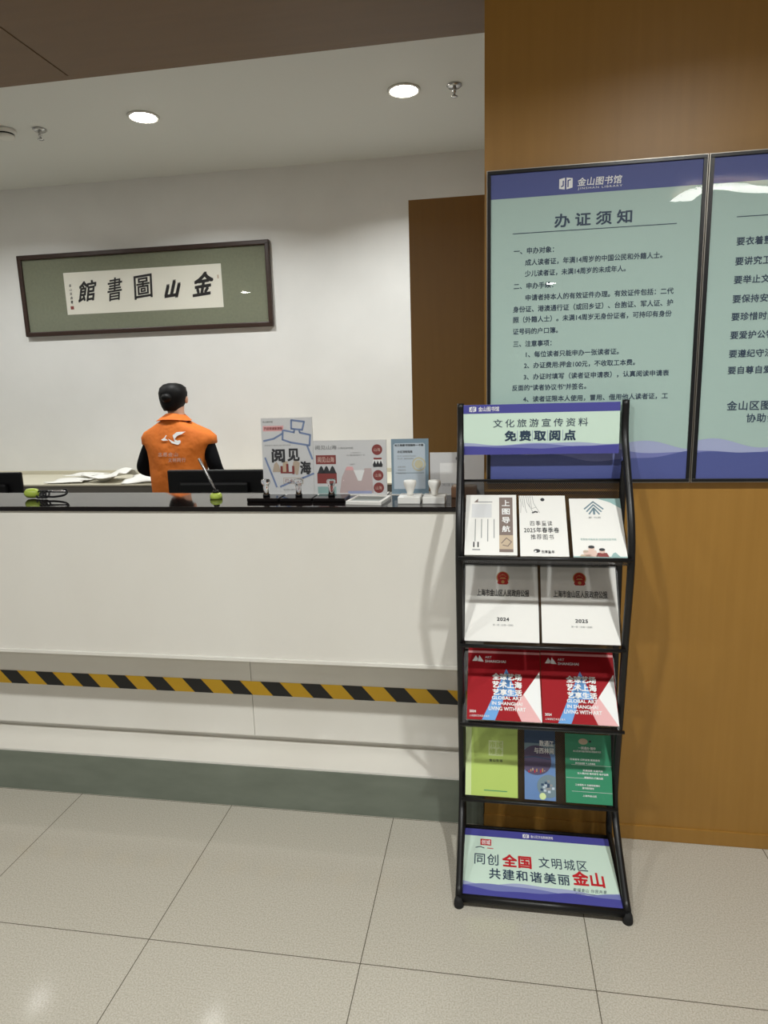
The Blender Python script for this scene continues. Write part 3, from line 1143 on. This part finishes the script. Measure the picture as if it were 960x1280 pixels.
def draw_bottle(b, w, h):
    def q(px, py):
        return (px - 25) / 725 * w, (1180 - py) / 1090 * h
    def st(pts, wd=.0064, m=line_blue):
        b.stroke([q(*p_) for p_ in pts], wd, m, 2)
    b.rect(0, w, 0, h, print_grey, 0)
    x0, z0 = q(50, 155); x1, z1 = q(195, 132); b.text('金山图书馆', x0, x1, z0, z1, mid_grey, layer=2, bold=.01)
    x0, z0 = q(50, 275); x1, z1 = q(345, 200); b.rect(x0, x1, z0, z1, pink_ink, 1)
    b.text('开启阅读新旅程', x0 + .004, x1 - .004, z0 + .004, z1 - .004, brick_ink, layer=2, bold=.02)
    st([(460, 125), (640, 150), (610, 262), (455, 245), (460, 125)])
    st([(500, 255), (490, 300)]); st([(565, 262), (575, 300)])
    st([(350, 265), (490, 295)]); st([(575, 300), (720, 335), (705, 480), (440, 435), (325, 395), (335, 262)])
    st([(325, 310), (200, 380), (55, 410)]); st([(670, 480), (740, 670)])
    st([(65, 650), (150, 880), (215, 1060)]); st([(750, 875), (600, 935), (420, 995), (270, 1060)])
    for ch, a in (('阅', (160, 715, 352, 520)), ('见', (385, 700, 560, 520)), ('海', (560, 885, 715, 700))):
        x0, z0 = q(a[0], a[1]); x1, z1 = q(a[2], a[3]); b.text(ch, x0, x1, z0, z1, dark_ink, layer=3, bold=.035)
    b.poly([q(165, 850), q(190, 740), q(225, 705), q(262, 760), q(280, 850)], sand_ink, 2)
    b.poly([q(450, 790), q(470, 700), q(510, 690), q(560, 720), q(530, 890), q(500, 890)], sand_ink, 2)
    x0, z0 = q(280, 880); x1, z1 = q(480, 735); b.text('山', x0, x1, z0, z1, brick_ink, layer=4, bold=.03)
    b.poly([q(305, 850), q(320, 700), q(385, 700), q(400, 850)], beige_ink, 3)
    x0, z0 = q(62, 482); x1, z1 = q(440, 464); b.text('发现金山 阅读山海 城市漫游', x0, x1, z0, z1, mid_grey, layer=2)
    x0, z0 = q(315, 1020); x1, z1 = q(600, 930); b.rect(x0, x1, z0, z1, sand_ink, 1); b.rect(x0 + .002, x1 - .002, z0 + .002, z1 - .002, print_grey, 2)
    b.text('打卡盖章', x0 + .006, x1 - .006, z0 + .004, z1 - .004, brick_ink, layer=3)
    x0, z0 = q(310, 1110); x1, z1 = q(555, 1092); b.text('金山图书馆阅读推广', x0, x1, z0, z1, mid_grey, layer=2)


def draw_mountains(b, w, h):
    def q(px, py):
        return (px - 38) / 860 * w, (722 - py) / 620 * h
    b.rect(0, w, 0, h, print_grey, 0)
    x0, z0 = q(65, 205); x1, z1 = q(318, 158); b.text('阅见山海', x0, x1, z0, z1, mid_grey, layer=2, bold=.015)
    x0, z0 = q(330, 202); x1, z1 = q(510, 180); b.text('山海阅读地图', x0, x1, z0, z1, mid_grey, layer=2)
    for a in ((430, 280, 650, 262), (480, 250, 600, 238), (470, 382, 530, 366)):
        x0, z0 = q(a[0], a[1]); x1, z1 = q(a[2], a[3]); b.text('山海阅读打卡', x0, x1, z0, z1, mid_grey, layer=2)
    x0, z0 = q(68, 370); x1, z1 = q(305, 268); b.rect(x0, x1, z0, z1, brick_ink, 1)
    b.text('阅见山海', x0 + .006, x1 - .006, z0 + .006, z1 - .006, peach_ink, layer=2, bold=.01)
    for c in (128, 190, 262):
        b.poly([q(c - 46, 475), q(c - 16, 405), q(c, 388), q(c + 16, 405), q(c + 46, 475)], dark_ink, 2)
    x0, z0 = q(78, 590); x1, z1 = q(310, 470); b.rect(x0, x1, z0, z1, brick_ink, 1)
    b.poly([q(340, 700), q(370, 520), q(430, 400), q(500, 420), q(560, 560), q(640, 420), q(720, 420), q(740, 700)], dusk_ink, 1)
    b.poly([q(510, 440), q(640, 440), q(600, 560), q(560, 560)], print_white, 2)
    b.poly([q(430, 400), q(500, 400), q(515, 440), q(415, 440)], pink_ink, 2)
    x0, z0 = q(80, 705); x1, z1 = q(300, 625); b.rect(x0, x1, z0, z1, teal_ink, 1)
    x0, z0 = q(440, 705); x1, z1 = q(720, 675); b.rect(x0, x1, z0, z1, wave_pale, 2)
    for c in ((790, 213), (797, 500), (802, 640)):
        x, z = q(*c); b.disc(x, z, .0185, brick_ink, 2)
        b.text('山海', x - .011, x + .011, z - .006, z + .006, peach_ink, layer=3)
    x, z = q(795, 355); b.disc(x, z, .0185, print_white, 2)
    b.rect(x - .014, x + .014, z + .010, z + .0165, brick_ink, 3)
    for d in (-.011, 0, .011):
        b.poly([(x + d - .007, z - .010), (x + d, z + .007), (x + d + .007, z - .010)], dark_ink, 3)
    b.rect(x - .016, x + .016, z - .016, z - .009, dark_ink, 3)


def draw_certificate(b, w, h):
    b.rect(0, w, 0, h, cert_blue, 0)
    b.poly([(.008, .02), (w - .012, .02), (w - .012, h - .020), (w - .018, h - .015), (.014, h - .015), (.008, h - .020)], cert_pale, 1)
    b.text('长三角图书馆服务一卡通', .012, w - .018, h - .026, h - .018, dark_ink, layer=2, bold=.03)
    b.text('办证流程指南', .022, .074, h - .049, h - .040, dark_ink, layer=2, bold=.015)
    b.text('第一步：出示有效证件登记信息', .022, w - .045, h - .062, h - .057, mid_grey, layer=2)
    b.text('第二步：缴纳读者押金', .022, .078, h - .071, h - .066, mid_grey, layer=2)
    for i in range(3):
        b.text('读者须知', .022, .05, h - .10 - i * .011, h - .094 - i * .011, mid_grey, layer=2)
    b.disc(w - .034, h - .088, .024, seal_yellow, 2); b.disc(w - .034, h - .088, .019, cert_pale, 3); b.disc(w - .034, h - .088, .015, seal_yellow, 4)
    b.rect(.014, w - .016, .075, .077, steel_ink, 2)


def draw_card(b, w, h):
    b.rect(0, w, 0, h, print_grey, 0)
    b.text('扫码', .088, .106, h - .026, h - .016, dark_ink, layer=2, bold=.03)
    b.rect(.034, .108, h - .105, h - .036, print_white, 1)
    b.text('关注我们', .040, .102, .030, .040, mid_grey, layer=2)


acrylic_stand('display_stand', 'tall white card stand printed with a blue bottle outline and bold characters', .728, 0, .187, .275, 2.255, .05, white_plastic, draw_bottle)
acrylic_stand('display_stand', 'wide pale card stand with red squares and a column of four red discs', .916, 0, .262, .193, 2.255, .05, white_plastic, draw_mountains)
acrylic_stand('display_stand', 'small blue bordered card stand with a yellow round seal', 1.194, 0, .130, .194, 2.26, .05, cert_blue, draw_certificate)
acrylic_stand('display_stand', 'plain pale card stand with an empty white square next to the leaflet rack', 1.329, 0, .184, .146, 2.255, .05, white_plastic, draw_card)
b = MB(); b.box(0, .085, 0, .05, 0, .036, cardboard, .003); b.box(.006, .079, .006, .044, .0362, .040, sand_ink, .001)
tag(b.build('wooden_box', loc=(1.405, 2.19, TOPZ)), 'small brown wooden box in front of the plain pale card', 'box')


# ------------------------------------------------------------------ stamps and ink pads
def clear_stamp(x, y, label):
    t = thing('clear_stamp', label, 'stamp', (x, y, TOPZ), group='clear handled stamps on black pads')
    b = MB(); b.box(-.055, .055, -.045, .045, 0, .013, black_gloss, .003); part(b.build('ink_pad', t), 'flat black pad')
    b = MB(); b.lathe([(0, .013), (.012, .013), (.012, .021), (0, .021)], black_plastic, 20); b.build('stamp_face', t)
    b = MB(); b.lathe([(0, .0212), (.0095, .0212), (.0095, .045), (.011, .052), (.015, .058), (.016, .066), (.013, .072), (0, .073)], clear, 20)
    part(b.build('handle', t), 'clear knobbed handle')


clear_stamp(.772, 2.155, 'clear handled stamp standing at the foot of the bottle card, farther from the wide card')
clear_stamp(.888, 2.155, 'clear handled stamp standing where the bottle card meets the wide card')
clear_stamp(1.003, 2.155, 'clear handled stamp standing before the red squares of the wide card')


def white_stamp(x, y, label):
    t = thing('white_stamp', label, 'stamp', (x, y, TOPZ), group='white stamps on square blocks')
    b = MB(); b.box(-.036, .036, -.04, .04, 0, .022, white_plastic, .002); part(b.build('block', t), 'square white block')
    b = MB(); b.lathe([(0, .022), (.010, .022), (.010, .030), (.014, .042), (.020, .056), (.021, .066), (.019, .071), (0, .072)], white_plastic, 24)
    part(b.build('handle', t), 'white goblet shaped handle')


white_stamp(1.276, 2.118, 'white goblet handled stamp on a block before the blue bordered card')
white_stamp(1.356, 2.118, 'white goblet handled stamp on a block next to the leaflet rack')
t = thing('ink_pad', 'open white ink pad tray with grey cushion on the counter', 'ink pad', (1.137, 2.125, TOPZ), (0, 0, -.12))
b = MB()
b.box(-.06, .06, -.062, .062, 0, .004, white_plastic)
for a in ((-.06, -.05, -.062, .062), (.05, .06, -.062, .062), (-.05, .05, -.062, -.052), (-.05, .05, .052, .062)):
    b.box(a[0], a[1], a[2], a[3], .004, .011, white_plastic, .0015)
b.build('tray', t)
b = MB(); b.box(-.0495, .0495, -.0515, .0515, .004, .009, grey_pad, .002); b.build('cushion', t)

# ------------------------------------------------------------------ leaflet rack
RXL, RXR, TR = 1.4475, 1.918, .0105
rack = thing('leaflet_rack', 'tall black metal leaflet rack standing before the veneer wall', 'leaflet rack', (1.683, 1.85, 0))


def rpart(name, mb, label=None):
    o = mb.build(name, rack, loc=(-1.683, -1.85, 0))
    if label:
        o['label'] = label
    return o


front_prof = [(2.003, 1.437), (1.999, 1.34), (1.940, 1.237), (1.862, 1.105), (1.842, .975), (1.872, .770), (1.905, .50), (1.935, .29), (1.925, .19), (1.845, .115), (1.69, .028)]
rear_prof = [(1.985, 1.262), (2.002, 1.18), (2.006, 1.08), (2.009, .8), (2.009, .45), (2.009, .14), (2.005, .06), (1.96, .04), (1.69, .022)]
for X in (RXL, RXR):
    b = MB(); b.tube(smooth_path([(X, y, z) for y, z in front_prof], 5), TR, black_metal, 12); rpart('bow_post', b)
    b = MB(); b.tube(smooth_path([(X, y, z) for y, z in rear_prof], 5), TR * .95, black_metal, 12); rpart('rear_post', b)
    b = MB(); b.lathe([(0, 0), (.0135, 0), (.0145, .006), (.013, .020), (.010, .030), (0, .031)], rubber, 18, Matrix.Translation((X, 1.685, 0))); rpart('rubber_foot', b)
    b = MB(); b.lathe([(0, 0), (.012, 0), (.012, .020), (0, .022)], rubber, 14, Matrix.Translation((X, 2.0, .0))); rpart('rubber_foot', b)
b = MB(); b.tube([(RXL, 1.69, .024), (RXR, 1.69, .024)], .0115, black_metal, 12); rpart('base_bar', b)
b = MB(); b.tube([(RXL, 1.985, .042), (RXR, 1.985, .042)], .007, black_metal, 10); rpart('base_bar', b)

trays = [((1.83, 1.015), (1.98, 1.155), .300), ((1.87, .74), (2.0, .93), .262), ((1.845, .50), (1.985, .65), .236), ((1.897, .2166), (1.975, .40), .222)]
TF = []
for (a, c, L) in trays:
    dy, dz = c[0] - a[0], c[1] - a[1]
    n = math.hypot(dy, dz); dy /= n; dz /= n
    TF.append((a, math.atan2(dy, dz)))
    # local frame: origin at lip, z along slope, y into depth (behind items)
    b = MB()
    ny, nz = dz, -dy                      # depth normal: away from viewer

    def P(x, s, d, a=a, dy=dy, dz=dz, ny=ny, nz=nz):
        return (x, a[0] + dy * s + ny * d, a[1] + dz * s + nz * d)
    xl, xr = RXL + .006, RXR - .006
    D = .021
    if L > .28:
        # the top tray's mesh rises and turns upright to clear the rear posts
        up = P(0, .215, D)
        quad = [P(xl, -.012, D), P(xr, -.012, D), (xr, up[1], up[2]), (xl, up[1], up[2])]
        o0 = len(b.v)
        b.add(quad, [(0, 1, 2, 3)], perforated)
        b.add([(xl, up[1], up[2]), (xr, up[1], up[2]), (xr, up[1] + .004, 1.206), (xl, up[1] + .004, 1.206)], [(0, 1, 2, 3)], perforated)
        rod = (up[1] + .004, 1.206)
    else:
        up = P(0, L, D)
        yy = min(up[1], 2.009)
        b.add([P(xl, -.012, D), P(xr, -.012, D), (xr, yy, up[2]), (xl, yy, up[2])], [(0, 1, 2, 3)], perforated)
        rod = (yy, up[2])
    b.add([P(xl, -.012, -.004), P(xr, -.012, -.004), P(xr, -.012, D), P(xl, -.012, D)], [(0, 1, 2, 3)], perforated)
    for xx in (xl, xr):
        b.add([P(xx, -.012, -.004), P(xx, -.012, D), P(xx, .15, D), P(xx, .05, -.004)], [(0, 1, 2, 3)], perforated)
    o = rpart('mesh_tray', b, 'perforated black tray')
    uvl = o.data.uv_layers.new(name='UVMap')
    for poly in o.data.polygons:
        for li in poly.loop_indices:
            co = o.data.vertices[o.data.loops[li].vertex_index].co
            nrm = poly.normal
            if abs(nrm.x) > .7:
                uvl.data[li].uv = (co.y, co.z)
            else:
                uvl.data[li].uv = (co.x, math.hypot(co.y - a[0], co.z - a[1]) * (1 if co.z > a[1] else -1))
    b = MB(); b.tube([(RXL, rod[0], rod[1]), (RXR, rod[0], rod[1])], .0035, black_metal, 8); rpart('tray_rod', b)
    b = MB()
    p0, p1 = P(RXL, -.011, -.006), P(RXR, -.011, -.006)
    b.tube([p0, p1], .0055, black_metal, 8)
    rpart('tray_lip', b)
b = MB()
for k, (a, c, L) in enumerate(trays):
    pass

# header sign of the rack
HY = 1.990


def H_(x, z):
    return rescale(x, z, 1.975, HY)


hx0, hz0 = H_(1.457, 1.287); hx1, hz1 = H_(1.898, 1.433)
b = MB()
b.box(hx0, hx1, .0004, .005, hz0, hz1, white_plastic)
b.rect(hx0, hx1, hz0, hz1, mint, 0)
bz = H_(0, 1.4075)[1]
b.rect(hx0, hx1, bz, hz1, sign_band, 1)
x, z = H_(1.474, 1.4125); logo(b, x, z, .020, .016, print_white, sign_band, 2)
x0, z0 = H_(1.500, 1.4135); x1, z1 = H_(1.560, 1.4275); b.text('金山图书馆', x0, x1, z0, z1, print_white, layer=2, bold=.015)
x0, z0 = H_(1.543, 1.366); x1, z1 = H_(1.811, 1.390); b.text('文化旅游宣传资料', x0, x1, z0, z1, navy_ink, layer=2, bold=.004, space=1.42)
x0, z0 = H_(1.576, 1.3255); x1, z1 = H_(1.778, 1.3565); b.text('免费取阅点', x0, x1, z0, z1, navy_ink, layer=2, bold=.036, space=1.42)
for k in range(1, 5):
    xx = x0 + (x1 - x0) * (k * 1.42 - .21) / (4 * 1.42 + 1)
    b.rect(xx - .0005, xx + .0005, z0, z1, wave_mid, 2)
waves(b, hx0, hx1, hz0, .030, wave_pale, wave_mid, sign_band, 2, 1.0)
o = b.build('header_sign', rack, loc=(-1.683, HY - 1.85, 0)); part(o, 'mint header board with violet waves')

# base sign
a0 = (1.69, .030)
ang = math.atan2(.3, .03)
b = MB()
x0, x1, v0, v1 = 1.456, 1.907, -.006, .268
b.box(x0, x1, .0004, .004, v0, v1, white_plastic)
b.rect(x0, x1, v0, v1, mint, 0)
b.rect(x0, x1, .238, v1, sign_band, 1)
logo(b, 1.640, .243, .020, .018, print_white, sign_band, 2)
b.text('金山区文化和旅游局', 1.665, 1.735, .246, .258, print_white, layer=2, bold=.01)
b.text('同创', 1.489, 1.562, .122, .166, navy_ink, layer=2, bold=.004, space=1.12)
b.text('全国', 1.574, 1.662, .120, .170, red_ink, layer=2, bold=.030, space=1.05)
b.text('文明城区', 1.684, 1.828, .128, .170, navy_ink, layer=2, bold=.004, space=1.2)
b.text('共建和谐美丽', 1.534, 1.770, .071, .111, navy_ink, layer=2, bold=.014, space=1.2)
b.text('金山', 1.779, 1.870, .074, .128, red_ink, layer=2, bold=.030, space=1.05)
b.text('幸福金山 你我共享', 1.776, 1.872, .052, .065, navy_ink, layer=2, space=1.1, shear=.25)
b.rect(1.782, 1.877, .045, .0465, navy_ink, 2)
b.rect(1.506, 1.540, .200, .226, red_ink, 2)
b.text('创城', 1.509, 1.537, .203, .222, print_white, layer=3, bold=.01)
b.stroke([(1.492, .188), (1.505, .193), (1.518, .188)], .003, navy_ink, 2); b.stroke([(1.528, .189), (1.546, .188)], .003, red_ink, 2)
waves(b, x0, x1, v0, .058, wave_pale, wave_mid, sign_band, 2, 2.2)
o = b.build('base_sign', rack, loc=(-1.683, a0[0] - 1.85, a0[1]), rot=(-ang, 0, 0)); part(o, 'sloping mint board with red and dark slogan')


# ------------------------------------------------------------------ leaflets and booklets in the rack
def booklet(name, tray, x0, x1, v0, v1, cover, thick, label, cat, group, draw, tilt=0.0):
    (ay, az), an = TF[tray]
    W, Hh = x1 - x0, v1 - v0
    t = thing(name, label, cat, (x0, ay + math.sin(an) * v0, az + math.cos(an) * v0), (-an, 0, 0), group)
    b = MB()
    b.rect(0, W, 0, Hh, cover, 0)
    b.add([(0, .0008, 0), (W, .0008, 0), (W, .0008, Hh), (0, .0008, Hh), (0, 0, 0), (W, 0, 0), (W, 0, Hh), (0, 0, Hh)], [(0, 1, 5, 4), (1, 2, 6, 5), (2, 3, 7, 6), (3, 0, 4, 7)], cover)
    draw(b, W, Hh)
    b.build('front_cover', t)
    b = MB()
    b.box(.0008, W - .0008, .0009, thick, .0004, Hh - .0008, paper)
    b.build('pages', t)
    return t


G1 = 'leaflets on the top tray'


def d_nav(b, w, h):
    b.rect(.098, .137, .030, .204, taupe, 1)
    for i, ch in enumerate('上图导航'):
        b.text(ch, .106, .129, .172 - i * .031, .194 - i * .031, print_white, layer=2, bold=.02)
    b.rect(.098, .137, .012, .068, beige_ink, 2); b.rect(.098, .137, .010, .020, taupe, 3)
    b.stroke([(.104, .04), (.118, .058), (.132, .045), (.122, .03), (.108, .034)], .003, taupe, 3)
    b.poly([(.024, .186), (.036, .200), (.036, .186)], taupe, 1); b.rect(.036, .078, .186, .189, mid_grey, 1)
    b.rect(.018, .076, .130, .180, print_grey, 1)
    for i in range(4):
        b.rect(.028 + i * .018, .0305 + i * .018, .046 + (i % 2) * .012, .125, mid_grey, 1)
    b.text('11', .024, .040, .026, .044, dark_ink, layer=2, bold=.03); b.rect(.022, .044, .016, .020, mid_grey, 1)


def d_spring(b, w, h):
    c = w * .46
    b.text('四季童读', c - .031, c + .031, .103, .121, dark_ink, layer=2, space=1.25)
    b.text('2025年春季卷', c - .049, c + .049, .079, .098, dark_ink, layer=2, bold=.008, space=1.1)
    b.text('推荐图书', c - .031, c + .033, .056, .074, dark_ink, layer=2, space=1.2)
    for k in range(7):
        b.stroke([(.002 + k * .006, .214), (.006 + k * .006, .185 - (k % 3) * .01), (.004 + k * .009, .150 + (k % 2) * .02)], .0012, mid_grey, 1)
    b.disc(.068, .198, .006, dark_ink, 1); b.stroke([(.038, .150), (.046, .154), (.052, .152)], .005, dark_ink, 1)
    b.disc(.046, .018, .009, dark_ink, 1, rz=.006); b.disc(.042, .016, .003, print_white, 2)
    b.text('悦享童年', .058, .094, .010, .020, dark_ink, layer=2, bold=.01)


def d_house(b, w, h):
    c = w * .47
    for k in range(3):
        b.stroke([(c - .026 + k * .006, .166 - k * .009), (c, .192 - k * .011), (c + .026 - k * .006, .166 - k * .009)], .0045, steel_ink, 1)
    b.rect(c - .003, c + .003, .146, .168, steel_ink, 1)
    b.text('家 书房', c - .017, c + .017, .132, .139, mid_grey, layer=2)
    b.text('有家有书有未来 欢迎来到家书房', c - .045, c + .052, .056, .064, teal_ink, layer=2)
    b.poly([(w * .55, h), (w, h), (w, h * .82), (w * .8, h * .93)], teal_ink, 1)
    # a plain family group drawn along the lower edge
    for hx, hz, r, body, hairm in ((.050, .030, .0085, peach_ink, dark_ink), (.078, .022, .008, brick_ink, dark_ink), (.034, .016, .007, beige_ink, sand_ink)):
        b.poly([(hx - .018, .002), (hx - .012, hz - .006), (hx + .012, hz - .006), (hx + .018, .002)], body, 1)
        b.disc(hx, hz, r, peach_ink, 2); b.disc(hx, hz + r * .5, r, hairm, 3, rz=r * .6)
    b.poly([(.10, .002), (.106, .014), (.113, .018), (.118, .012), (.126, .002)], teal_ink, 1)
    b.rect(.0, w, .0, .004, teal_ink, 1)


booklet('leaflet', 0, 1.463, 1.611, .004, .218, paper, .012, 'white newsletter with a brown title strip down its side, on the top tray', 'leaflet', G1, d_nav)
booklet('leaflet', 0, 1.619, 1.752, .002, .215, paper, .006, 'white leaflet dated 2025 with fine branches, midway on the top tray', 'leaflet', G1, d_spring)
booklet('leaflet', 0, 1.763, 1.9065, .000, .204, paper, .005, 'pale leaflet with chevrons and small figures along its lower edge, on the top tray', 'leaflet', G1, d_house)


def d_gazette(year):
    def d(b, w, h):
        c, z = w * .52, .198
        b.disc(c, z, .0195, emblem_gold, 1); b.disc(c, z + .001, .0165, emblem_red, 2)
        for k in range(5):
            a = PI / 2 + (k - 2) * .5
            r = .010
            b.disc(c + r * math.cos(a), z - .001 + r * math.sin(a), .0022 if k == 2 else .0014, emblem_gold, 3, n=10)
        b.poly([(c - .010, z - .004), (c - .006, z), (c + .006, z), (c + .010, z - .004)], emblem_gold, 3)
        b.poly([(c - .017, z - .017), (c - .013, z - .008), (c + .013, z - .008), (c + .017, z - .017), (c + .012, z - .022), (c - .012, z - .022)], emblem_red, 3)
        b.disc(c, z - .014, .005, emblem_gold, 4, n=16)
        b.text('上海市金山区人民政府公报', c - .078, c + .078, .138, .160, dark_ink, layer=2, bold=.014)
        b.text(year, c - .018, c + .018, .062, .073, dark_ink, layer=2, bold=.03, space=1.1)
        b.text('第一期（总第一百期）', c - .030, c + .030, .047, .053, mid_grey, layer=2)
    return d


G2 = 'white gazettes on the second tray'
booklet('gazette', 1, 1.460, 1.678, .005, .262, paper, .010, 'white gazette with a red emblem and the year 2024', 'booklet', G2, d_gazette('2024'))
booklet('gazette', 1, 1.686, 1.906, .006, .262, paper, .010, 'white gazette with a red emblem and the year 2025', 'booklet', G2, d_gazette('2025'))


def d_art(b, w, h):
    def q(px, py):                 # pixel frame of the printed cover, 0..370 by 0..345
        return px / 370 * w, (345 - py) / 345 * .212
    b.rect(0, w, .208, .2155, pink_strip, 1)
    b.poly([q(198, 85), q(223, 140), q(140, 345), q(75, 345)], sky_ink, 1)
    b.poly([q(198, 85), q(255, 225), q(150, 225)], sky_ink, 1)
    b.poly([q(365, 95), q(370, 345), q(358, 345), q(282, 212)], print_white, 1)
    b.poly([q(282, 212), q(368, 345), q(270, 345), q(235, 270)], pink_ink, 2)
    # mountain mark
    b.poly([q(22, 50), q(40, 20), q(52, 38), q(46, 50)], print_white, 2); b.poly([q(50, 50), q(58, 18), q(82, 52), q(66, 52)], print_white, 2)
    x0, z0 = q(88, 34); x1, z1 = q(122, 22); b.text('ART', x0, x1, z0, z1, print_white, layer=3)
    x0, z0 = q(88, 56); x1, z1 = q(195, 42); b.text('SHANGHAI', x0, x1, z0, z1, print_white, layer=3, bold=.02)
    for s, a in (('全球艺场', (126, 145, 275, 110)), ('艺术上海', (126, 185, 275, 150)), ('艺享生活', (128, 222, 275, 190))):
        x0, z0 = q(a[0], a[1]); x1, z1 = q(a[2], a[3]); b.text(s, x0, x1, z0, z1, print_white, layer=4, bold=.035)
    for s, a in (('GLOBAL ART', (124, 243, 275, 226)), ('IN SHANGHAI', (124, 270, 275, 253)), ('LIVING WITH ART', (108, 297, 292, 278))):
        x0, z0 = q(a[0], a[1]); x1, z1 = q(a[2], a[3]); b.text(s, x0, x1, z0, z1, print_white, layer=4, bold=.02)
    x0, z0 = q(12, 312); x1, z1 = q(45, 300); b.text('2024', x0, x1, z0, z1, print_white, layer=4, bold=.02)
    x0, z0 = q(12, 332); x1, z1 = q(110, 322); b.text('上海国际艺术品交易月', x0, x1, z0, z1, print_white, layer=4)


G3 = 'red art booklets on the third tray'
booklet('art_booklet', 2, 1.467, 1.688, .006, .236, red_cover, .010, 'red art booklet with a white triangle, standing directly above the lime booklet', 'booklet', G3, d_art)
booklet('art_booklet', 2, 1.690, 1.9065, .007, .236, red_cover, .010, 'red art booklet with a white triangle, standing directly above the green leaflet', 'booklet', G3, d_art)


def d_lime(b, w, h):
    b.rect(.072, .118, .122, .168, lime_pale, 1)
    for i, ch in enumerate('市民修身'):
        b.text(ch, .075 + .021 * (i % 2), .094 + .021 * (i % 2), .147 - .021 * (i // 2), .165 - .021 * (i // 2), lime, layer=2, bold=.02)
    b.text('金山生活', .074, .116, .104, .112, dark_ink, layer=2, bold=.02, space=1.2)
    b.rect(.058, .130, .016, .0185, green_cover, 1)
    b.rect(.0, .018, .0, h, lime_pale, 1)


def d_bluecity(b, w, h):
    b.rect(0, w, h - .045, h, blue_dark, 1)
    b.disc(.036, .118, .046, blue_plum, 2, rz=.044, lim=(0, w))
    b.rect(0, w, .138, .168, steel_ink, 1)
    b.disc(.036, .112, .046, blue_plum, 3, rz=.038, a0=PI, a1=2 * PI, lim=(0, w))
    b.stroke([(0, .124), (.03, .128), (.078, .122)], .003, blue_dark, 4)
    for k in range(9):
        b.rect(.012 + k * .006, .015 + k * .006, .080 + (k % 3) * .003, .086 + (k * 7 % 5) * .002, (red_ink, emblem_gold, beige_ink)[k % 3], 4)
    b.text('数通江', .046, .090, .160, .178, print_white, layer=5, bold=.02)
    b.text('与西林间', .030, .090, .138, .156, print_white, layer=5, bold=.02)
    b.disc(.074, .042, .036, steel_ink, 2, rz=.034, lim=(0, w))
    for k in range(14):
        a = k * 2.4
        r = .004 + .0012 * k
        b.rect(.068 + r * math.cos(a) - .004, .068 + r * math.cos(a) + .004, .040 + r * math.sin(a) - .003, .040 + r * math.sin(a) + .004, (blue_dark, cert_pale, mid_grey)[k % 3], 3)
    b.disc(.055, .012, .010, lime_pale, 3)
    b.rect(w, w - .001, 0, h, steel_ink, 1)


def d_green(b, w, h):
    b.disc(.055, h - .022, .014, beige_ink, 1, rz=.009); b.disc(.076, h - .021, .0035, dark_ink, 2)
    def L(s, x0, x1, z, hh=.006):
        b.text(s, x0, x1, z, z + hh, print_white, layer=3, bold=.02)
    L('一网通办·随申', .040, .092, h - .046, .009)
    L('金山区城市服务事项办理指南专页', .024, .108, h - .054)
    L('社保查询 公积金查 医保查询', .014, .104, h - .079)
    L('养老金测算 个人所得税', .030, .090, h - .090)
    b.rect(.018, w, h - .092, h - .0912, print_white, 2)
    L('交通违章 长途汽车', .052, .112, h - .110); L('出入境办证 预约挂号 电子证照', .036, .128, h - .119); L('婚姻登记 户籍办理', .056, .112, h - .131)
    b.rect(.002, .112, h - .131, h - .1302, print_white, 2)
    L('工会服务卡 文旅场馆预约', .028, .102, h - .153); L('图书借阅查询', .050, .084, h - .162)
    b.rect(.018, w, h - .170, h - .1692, print_white, 2)
    L('上海市金山区', .050, .092, .020)


G4 = 'booklets on the lowest tray'
booklet('lime_booklet', 3, 1.459, 1.622, .002, .220, lime, .008, 'lime green booklet with a pale seal square on the lowest tray', 'booklet', G4, d_lime)
booklet('city_leaflet', 3, 1.643, 1.738, .001, .214, blue_leaf, .004, 'narrow blue leaflet with white title and city pictures on the lowest tray', 'leaflet', G4, d_bluecity)
booklet('green_leaflet', 3, 1.768, 1.9065, .000, .204, green_cover, .004, 'deep green leaflet with thin white text lines on the lowest tray', 'leaflet', G4, d_green)
